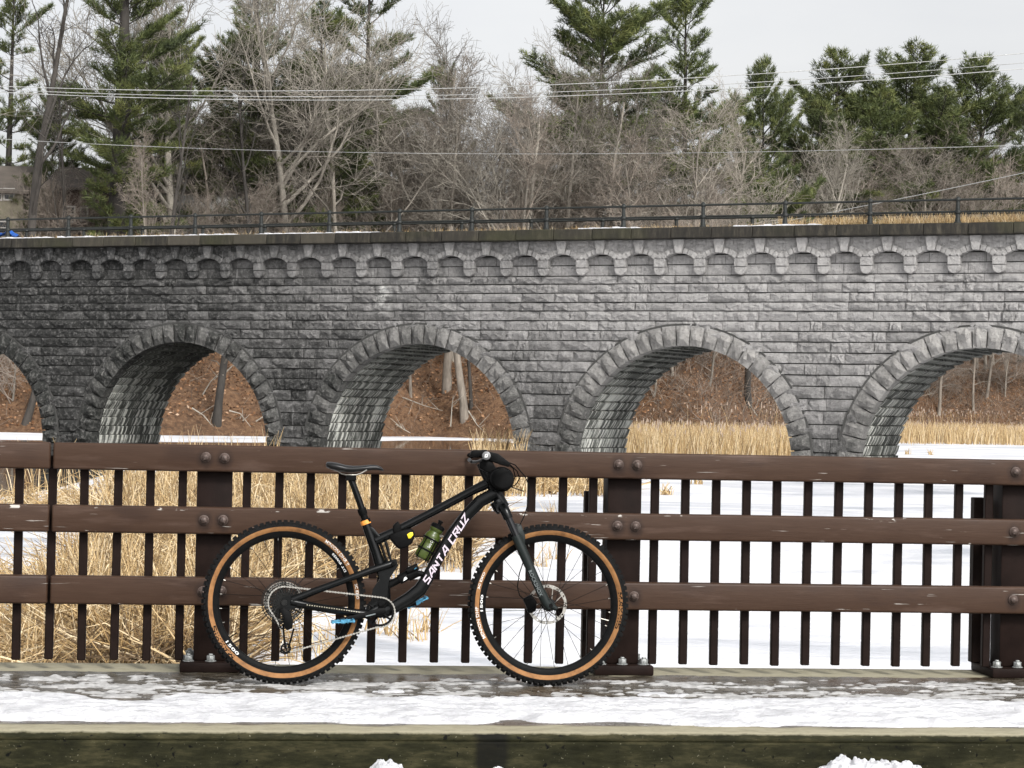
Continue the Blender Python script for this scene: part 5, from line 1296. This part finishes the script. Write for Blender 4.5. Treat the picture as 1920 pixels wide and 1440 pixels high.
tag(link('leaf_litter', np_mesh('leaf_litter', V, [(np.arange(n) * 4)[:, None] + np.array([[0, 1, 2, 3]])], [m.m])), kind='stuff')

# brush: fine dead twigs over the bank, uncountable
gg = np.random.default_rng(97); n = 8000; X = np.concatenate([gg.uniform(-48, 62, n // 5), gg.uniform(4, 62, n - n // 5)]); Y = shore(X) + gg.uniform(.5, 15, n); Z = hill_z(X, Y)
az = gg.uniform(0, 2 * PI, n); el = gg.uniform(.15, 1.3, n); Lg = gg.uniform(.5, 2.2, n); d_ = np.stack([np.cos(az) * np.cos(el), np.sin(az) * np.cos(el), np.sin(el)], 1); A0 = np.stack([X, Y, Z], 1)
A1 = A0 + d_ * Lg[:, None] * .55; d2 = d_ + gg.normal(0, .35, (n, 3)) + np.array([0, 0, -.25]); A2 = A1 + d2 * Lg[:, None] * .45; A3 = A1 + (d_ + gg.normal(0, .6, (n, 3))) * Lg[:, None] * .35
w_ = gg.uniform(.009, .022, n); V1, F1 = prisms(np.concatenate([A0, A1, A1]), np.concatenate([A1, A2, A3]), np.concatenate([w_, w_ * .75, w_ * .6]), np.concatenate([w_ * .75, w_ * .35, w_ * .3]), 3)
m = NM('dead_twigs'); m.color(m.ramp(m.n('ShaderNodeNewGeometry').outputs['Random Per Island'], [(0, (.05, .036, .026)), (.6, (.17, .13, .10)), (1, (.36, .30, .24))])); m.rough(.9)
tag(link('brush', np_mesh('brush', V1, [F1], [m.m])), kind='stuff')

# ------------------------------------------------------------------ reeds
m = NM('dry_reed'); rv = m.n('ShaderNodeNewGeometry').outputs['Random Per Island']
m.color(m.ramp(rv, [(0, (.14, .085, .034)), (.30, (.40, .26, .11)), (.65, (.60, .43, .215)), (1, (.80, .66, .44))])); m.rough(.7); REED = m.m
m = NM('cattail_head'); m.color((.42, .33, .26)); m.rough(.95); CAT = m.m
m = NM('dark_reed'); rv = m.n('ShaderNodeNewGeometry').outputs['Random Per Island']; m.color(m.ramp(rv, [(0, (.055, .035, .018)), (1, (.26, .17, .085))])); m.rough(.8); REEDD = m.m  # dark colour standing in for the shade low between the pale stems
def inside(px, py, poly):
    c = np.zeros(len(px), bool); n = len(poly); j = n - 1
    for i in range(n):
        xi, yi = poly[i]; xj, yj = poly[j]; k = ((yi > py) != (yj > py)) & (px < (xj - xi) * (py - yi) / (yj - yi + 1e-12) + xi); c ^= k; j = i
    return c
def reed_pts(polypx, n, seed, clump=0.0):
    P = np.array([tuple(ground(x, y, ZI).xy) for x, y in polypx]); g = np.random.default_rng(seed); out_ = np.zeros((0, 2))
    while len(out_) < n:
        q = np.stack([g.uniform(P[:, 0].min(), P[:, 0].max(), n * 2), g.uniform(P[:, 1].min(), P[:, 1].max(), n * 2)], 1)
        q = q[inside(q[:, 0], q[:, 1], P)]
        if clump: q = q[fbm(q[:, 0] * .9, q[:, 1] * .9, 3, seed) > clump]
        out_ = np.concatenate([out_, q])
    return out_[:n]
def reeds(name, XY, seed, h=(.7, 1.4), lean=.25, w=.010, heads=0.0, broken=.35, mats=None, z0=ZI, fallen=0.0):
    g = np.random.default_rng(seed); n = len(XY); H = g.uniform(*h, n); az = g.uniform(0, 2 * PI, n); ln = np.abs(g.normal(0, lean, n))
    fl_ = g.random(n) < fallen; ln = np.where(fl_, g.uniform(.9, 1.5, n), ln)
    d = np.stack([np.sin(ln) * np.cos(az), np.sin(ln) * np.sin(az), np.cos(ln)], 1); P = np.concatenate([XY, np.full((n, 1), z0)], 1)
    P[:, 2] += np.where(fl_, g.uniform(0, .35, n), 0)
    A0, A1, RA, RB = [], [], [], []; W_ = w * g.uniform(.6, 1.5, n); br = g.random(n) < broken; cur = P
    for k in range(3):
        bend = np.where(br & (k == 2), g.uniform(.6, 2.0, n), g.uniform(.0, .25, n) * (k > 0))
        d = d + np.stack([np.cos(az), np.sin(az), -np.where(br & (k == 2), .9, .05 * k)], 1) * bend[:, None]; d /= np.linalg.norm(d, axis=1, keepdims=True)
        nx_ = cur + d * (H / 3)[:, None]; nx_[:, 2] = np.maximum(nx_[:, 2], z0 + .02); A0.append(cur); A1.append(nx_); RA.append(W_ * (1 - .25 * k)); RB.append(W_ * (1 - .25 * (k + 1))); cur = nx_
    # one island per stem: weld the three prisms
    Vs, Fs = [], []
    ref = rng.normal(size=(n, 3)); T = A1[0] - A0[0]; T /= np.linalg.norm(T, axis=1, keepdims=True); a = np.cross(T, ref); a /= np.linalg.norm(a, axis=1, keepdims=True); b_ = np.cross(T, a)
    ring = []
    for lev in range(4):
        c_ = A0[0] if lev == 0 else A1[lev - 1]; r_ = (RA[0] if lev == 0 else RB[lev - 1])[:, None]
        for j, (ca_, sa_) in enumerate(((1, 0), (-.5, .35), (-.5, -.35))): ring.append(c_ + (a * ca_ + b_ * sa_) * r_)
    V = np.stack(ring, 1).reshape(-1, 3); base = (np.arange(n) * 12)[:, None]
    Fq = np.concatenate([base + np.array([[l * 3 + j, l * 3 + (j + 1) % 3, l * 3 + 3 + (j + 1) % 3, l * 3 + 3 + j]]) for l in range(3) for j in range(3)]); mi = np.zeros(len(Fq), int)
    faces = [Fq]
    if heads:
        hs_ = np.where((g.random(n) < heads) & ~br)[0]; p0 = A1[2][hs_] - np.array([0, 0, .02]); p1 = p0 + np.array([0, 0, .20]); V2, F2 = prisms(p0, p1, np.full(len(hs_), .030), np.full(len(hs_), .022), 5)
        faces.append(F2 + len(V)); V = np.concatenate([V, V2]); mi = np.concatenate([mi, np.ones(len(F2), int)])
    o = link(name, np_mesh(name, V, faces, mats or [REED, CAT], mi)); tag(o, kind='stuff'); return o
near = [(-40, 1300), (0, 1300), (430, 1300), (500, 1180), (585, 1150), (520, 1120), (690, 1092), (880, 1068), (800, 1000), (700, 985), (560, 1000), (440, 1030), (330, 1060), (215, 1090), (110, 1110), (60, 1150), (-40, 1130)]
reeds('marsh_reeds', reed_pts([(85, 1300), (425, 1300), (480, 1190), (360, 1165), (85, 1175)], 2700, 1, .42), 11, (.7, 1.25), .42, .012, broken=.55, fallen=.45)
reeds('marsh_reeds', reed_pts([(-40, 1300), (85, 1300), (85, 1225), (-40, 1215)], 380, 2, .45), 12, (.5, .95), .5, .009, broken=.5, fallen=.35)
reeds('marsh_reeds', reed_pts([(100, 1160), (420, 1150), (690, 1095), (885, 1068), (880, 1020), (560, 1015), (330, 1030), (120, 1085)], 4600, 3, .40), 13, (.6, 1.25), .42, .013, broken=.55, fallen=.45)
reeds('marsh_reeds', reed_pts([(-40, 1130), (100, 1150), (100, 1120), (-40, 1100)], 330, 31, .40), 33, (.3, .65), .45, .010, broken=.5, fallen=.3)
reeds('marsh_reeds', reed_pts([(170, 1030), (330, 1030), (560, 1015), (885, 1020), (915, 965), (905, 925), (560, 925), (240, 945), (170, 960)], 6000, 4, .36), 14, (.6, 1.25), .40, .016, broken=.55, fallen=.40)
reeds('marsh_reeds', reed_pts([(-40, 960), (30, 948), (170, 940), (170, 1000), (60, 985), (-40, 990)], 1100, 41, .40), 34, (.3, .62), .5, .014, broken=.5, fallen=.45)
reeds('marsh_reeds', reed_pts([(190, 935), (560, 930), (1180, 932), (1190, 912), (960, 905), (560, 905), (210, 915)], 6000, 5, .32), 15, (.6, 1.05), .34, .021, broken=.5, fallen=.3)
reeds('marsh_reeds', reed_pts([(880, 880), (985, 880), (990, 862), (890, 862)], 420, 6), 16, (.9, 1.6), .15, .022)
reeds('marsh_reeds', reed_pts([(300, 873), (520, 870), (520, 862), (300, 866)], 90, 7), 17, (.8, 1.6), .12, .020)
reeds('marsh_reeds', reed_pts([(0, 944), (150, 930), (190, 922), (60, 930)], 60, 71), 27, (.7, 1.5), .25, .014, fallen=.1)
reeds('dark_reeds', reed_pts([(85, 1300), (425, 1300), (480, 1190), (360, 1165), (85, 1175)], 1500, 8, .42), 18, (.35, .9), .7, .011, mats=[REEDD, REEDD], fallen=.5)
reeds('dark_reeds', reed_pts([(120, 1150), (420, 1140), (690, 1090), (885, 1062), (880, 1020), (560, 1015), (330, 1030), (140, 1085)], 2800, 81, .40), 28, (.35, .9), .7, .012, mats=[REEDD, REEDD], fallen=.5)
reeds('dark_reeds', reed_pts([(170, 1030), (330, 1030), (560, 1015), (885, 1010), (905, 925), (560, 925), (240, 945), (170, 960)], 3600, 82, .36), 29, (.35, .9), .7, .015, mats=[REEDD, REEDD], fallen=.5)
reeds('cattail_bed', reed_pts([(1080, 862), (1560, 868), (1560, 838), (1080, 830)], 9000, 9, .25), 19, (1.1, 1.75), .14, .024, .05, broken=.25)
reeds('cattail_bed', reed_pts([(1480, 829), (1960, 836), (1960, 822), (1480, 816)], 9000, 10), 20, (1.2, 1.9), .14, .034, .06, broken=.25)
reeds('cattail_stalks', reed_pts([(1120, 838), (1560, 842), (1960, 826), (1960, 820), (1480, 818), (1120, 830)], 300, 21), 22, (2.3, 3.1), .05, .022, 1.0, broken=0)
# single clumps of broken stubble standing in the snow
g = np.random.default_rng(33)
tufts = [(722, 1190, 'upright clump of broken reeds behind the crank'), (768, 1200, 'flattened clump of reeds right of the crank'), (655, 1180, 'small reed clump behind the rear tyre'), (560, 1236, 'curled reed bit near the deck edge inside the rear wheel'), (1005, 1062, 'reed clump inside the front wheel by the fork'), (1040, 1048, 'thin reed clump high inside the front wheel'),
         (848, 1072, 'short reed clump left of the front tyre'), (1250, 928, 'loose reed clump right of the middle post'), (1308, 908, 'tiny reed clump in the open snow right of the middle post'), (1035, 962, 'reed stubs left of the middle post'), (796, 1186, 'low reed stub between crank and front wheel'), (1700, 852, 'little reed clump in the snow by the fifth arch'), (1745, 853, 'second little reed clump in the snow by the fifth arch'), (590, 1222, 'bent reed stalk below the rear derailleur')]
for i, (px, py, lab) in enumerate(tufts):
    p = ground(px, py, ZI); k = 22; XY = np.stack([g.normal(p.x, .10, k), g.normal(p.y, .10, k)], 1); o = reeds('reed_clump', XY, 200 + i, (.18, .45), .5, .009 if p.y < 60 else .025, broken=.6); o['kind'] = 'thing'; tag(o, lab, 'reeds', 'reed clumps on the snow')
# grass along the coping
def bxy(u, w): v = BO + BU * u + BW * w; return (v.x, v.y)
def cope_grass(name, u0, u1, n, seed, h, z=8.37, w=(.1, 1.6)):
    g = np.random.default_rng(seed); u = g.uniform(u0, u1, n); ww = g.uniform(*w, n); k = fbm(u * .9, ww, 3, seed) > .40; return reeds(name, np.array([bxy(a, b_) for a, b_ in zip(u[k], ww[k])]), seed, h, .45, .012, broken=.5, z0=z)
cope_grass('coping_grass', -26, 11, 3600, 61, (.08, .34)); cope_grass('coping_grass', 11, 24, 5200, 62, (.25, .55)); cope_grass('coping_grass', 12, 24, 3000, 63, (.3, .7), w=(.3, 2.6))
# a crust of snow on the coping at the left
snb = MB(); gg = np.random.default_rng(17)
for (a_, b_) in ((-26.5, -22.8), (-22.2, -20.6), (-20.0, -13), (-12, -6), (3, 5.5), (9.5, 13)):
    us_ = np.arange(a_, b_, .25)
    for u in us_: snb.box(u, u + .25, -.58 + gg.uniform(0, .1), .5, lz(8.392), lz(8.405 + gg.uniform(.0, .05)))
cs_ = snb.build('snow_crust', SNOW, None); cs_.location = BO; cs_.rotation_euler = (0, 0, -BT); tag(cs_, kind='structure')

# ------------------------------------------------------------------ houses, tarp, wires
def wall_mat(name, c, pitch, depth=.5):
    m = NM(name); p = m.coord('Object'); sx = N(m.nt, 'ShaderNodeSeparateXYZ'); m.l(p, sx.inputs[0]); w = m.math('FRACT', m.math('MULTIPLY', sx.outputs['Z'], 1 / pitch))
    m.color(m.mix(m.maprange(m.noise(p, 1.2, 4), .3, .7), tuple(x * .75 for x in c), tuple(min(1, x * 1.1) for x in c))); m.rough(.8); m.bump(w, depth, .04); return m.m
GLASS = NM('window_glass'); GLASS.color((.02, .022, .024)); GLASS.rough(.08); GLASS = GLASS.m; WPAINT = simple('white_trim', (.42, .40, .37), .6)
def house(px0, px1, py_eave, Y, depth, base, roof_h, wallm, roofm, label, wins, gable_side='x', over=.5):
    a_, b_ = at(px0, py_eave, Y), at(px1, py_eave, Y); w = b_.x - a_.x; h = a_.z - base; o = empty('house', (a_.x, Y, base)); tag(o, label, 'house')
    if gable_side == 'x':   # ridge parallel to the view plane
        mb = MB(); mb.box(0, w, 0, depth, 0, h); mb.prism([], 0, 0) if False else None
        V = [(0, 0, h), (0, depth, h), (0, depth / 2, h + roof_h), (w, 0, h), (w, depth, h), (w, depth / 2, h + roof_h)]; mb.add(V, [(0, 1, 2), (3, 5, 4)])
        mb.build('wall', wallm, o)
        r_ = MB(); t = .18
        for s_ in (0, 1):
            y0, y1 = (-over, depth / 2) if s_ == 0 else (depth + over, depth / 2); z0 = h - over * roof_h / (depth / 2)
            V = [(-over, y0, z0), (w + over, y0, z0), (w + over, y1, h + roof_h), (-over, y1, h + roof_h)]; V += [(x, y, z + t) for x, y, z in V]; r_.add(V, [(0, 1, 2, 3), (4, 7, 6, 5), (0, 4, 5, 1), (1, 5, 6, 2), (2, 6, 7, 3), (3, 7, 4, 0)])
        r_.build('roof', roofm, o)
    else:
        mb = MB(); mb.box(0, w, 0, depth, 0, h); mb.add([(0, 0, h), (w, 0, h), (w / 2, 0, h + roof_h), (0, depth, h), (w, depth, h), (w / 2, depth, h + roof_h)], [(0, 1, 2), (3, 5, 4)]); mb.build('wall', wallm, o)
        r_ = MB(); t = .18
        for s_ in (0, 1):
            x0 = -over if s_ == 0 else w + over; z0 = h - over * roof_h / (w / 2); V = [(x0, -over, z0), (w / 2, -over, h + roof_h), (w / 2, depth + over, h + roof_h), (x0, depth + over, z0)]; V += [(x, y, z + t) for x, y, z in V]
            r_.add(V, [(0, 1, 2, 3), (4, 7, 6, 5), (0, 4, 5, 1), (1, 5, 6, 2), (2, 6, 7, 3), (3, 7, 4, 0)])
        r_.build('roof', roofm, o)
    for (x0, y0, x1, y1) in wins:
        A, Bq = at(x0, y1, Y), at(x1, y0, Y); xa, xb, za, zb = A.x - a_.x, Bq.x - a_.x, A.z - base, Bq.z - base; t = .12
        f = MB(); f.box(xa, xa + t, -.08, .0, za, zb); f.box(xb - t, xb, -.08, 0, za, zb); f.box(xa + t, xb - t, -.08, 0, zb - t, zb); f.box(xa + t, xb - t, -.08, 0, za, za + t); f.box(xa + t, xb - t, -.06, 0, (za + zb) / 2 - .04, (za + zb) / 2 + .04)
        f = f.build('window', WPAINT, o); MB().box(xa + t, xb - t, -.03, -.001, za + t, (za + zb) / 2 - .04).build('pane', GLASS, f); MB().box(xa + t, xb - t, -.03, -.001, (za + zb) / 2 + .04, zb - t).build('pane', GLASS, f)
    return o
shing = wall_mat('tan_shingles', (.12, .10, .082), .25); dshing = wall_mat('dark_shingles', (.075, .06, .05), .25)
h1 = house(-260, 44, 352, 176, 9, 8, 2.2, wall_mat('beige_siding', (.22, .20, .135), .2), shing, 'beige house with tan roof and white framed windows at the left edge', [(-30, 353, 5, 376), (6, 353, 28, 376), (-12, 414, 18, 440)])
house(92, 236, 352, 170, 12, 8, 2.0, wall_mat('dark_red_boards', (.060, .036, .026), .3), dshing, 'dark brown wooden house behind the reddish bush', [(84 + 32, 386, 142, 417), (150, 388, 166, 415)])
house(244, 470, 360, 178, 9, 8, 1.8, wall_mat('pale_grey_siding', (.52, .51, .49), .22), dshing, 'pale grey sided house half hidden behind bare branches', [(296, 385, 316, 415), (398, 390, 418, 420)], over=.3)
m = NM('blue_tarpaulin'); m.color((.010, .085, .36)); m.rough(.35); m.bump(m.noise(m.coord('Object'), 4, 4), .6, .1)
us_ = np.linspace(-.9, .45, 28); vs_ = np.linspace(-.4, .5, 16)
def tz(X, Y): r_ = 1 - (X / .95) ** 2 * .9 - (Y / .6) ** 2 * .8; return np.maximum(r_, 0) ** .5 * (.30 + .5 * (fbm(X * 3.5 + 9, Y * 3.5 + 5, 3, 77) - .3)) * (1 - .45 * np.clip(X + .2, 0, 1))
tp_ = link('tarpaulin', grid_mesh('tarpaulin', us_, vs_, tz, [m.m])); A = at(14, 447, 103.2); tp_.location = (A.x + .1, 103.0, 8.36); tag(tp_, 'crumpled bright blue tarpaulin on top of the bridge at the far left', 'tarp')
WIRE = simple('bare_cable', (.36, .36, .345), .45, .2, .1)
WIRE2 = simple('grey_cable', (.34, .34, .33), .5, .2, .1)
wires = [([(-60, 160), (0, 161), (320, 168), (640, 170), (960, 163), (1280, 148), (1600, 124), (1920, 100), (1980, 95)], 98, .016, 'topmost of the three overhead cables crossing before the trees'),
         ([(-60, 165), (0, 168), (320, 178), (640, 181), (960, 176), (1280, 163), (1600, 141), (1920, 118), (1980, 113)], 98, .0152, 'middle one of the three overhead cables crossing before the trees'),
         ([(-60, 170), (0, 173), (320, 184), (640, 187.5), (960, 183.5), (1280, 172), (1600, 151), (1920, 129), (1980, 124)], 98, .016, 'lowest of the three overhead cables crossing before the trees'),
         ([(-60, 257), (0, 260), (320, 276), (640, 286), (960, 288), (1280, 287), (1600, 281), (1920, 272), (1980, 270)], 98, .011, 'single thin overhead cable below the three bundled ones'),
         ([(1400, 428), (1560, 398), (1700, 370), (1920, 324), (1980, 311)], 96, .0155, 'guy cable sloping down to the bridge railing on the right')]
for pts, Y, r_, lab in wires:
    P = np.array(pts, float); xs = np.linspace(P[0, 0], P[-1, 0], 40)
    co = np.polyfit(P[:, 0] / 1000, P[:, 1], 3 if len(P) > 5 else 2); ys = np.polyval(co, xs / 1000)
    o = MB().tube([at(x, y, Y) for x, y in zip(xs, ys)], r_, 6).build('overhead_cable', WIRE if r_ > .015 else WIRE2, None, smooth=60); tag(o, lab, 'cable', 'overhead cables')
o = pile(1.20, .27, .122, 71); tag(o, 'big grey white snow lump in the gutter at the lower right', 'snow', 'snow lumps in the gutter', kind='thing')
o = pile(-.68, .085, .104, 72); tag(o, 'small snow lump in the gutter below the bicycle', 'snow', 'snow lumps in the gutter', kind='thing')
o = pile(-.245, .06, .094, 73); tag(o, 'second small snow lump in the gutter, right of the dark stain', 'snow', 'snow lumps in the gutter', kind='thing')
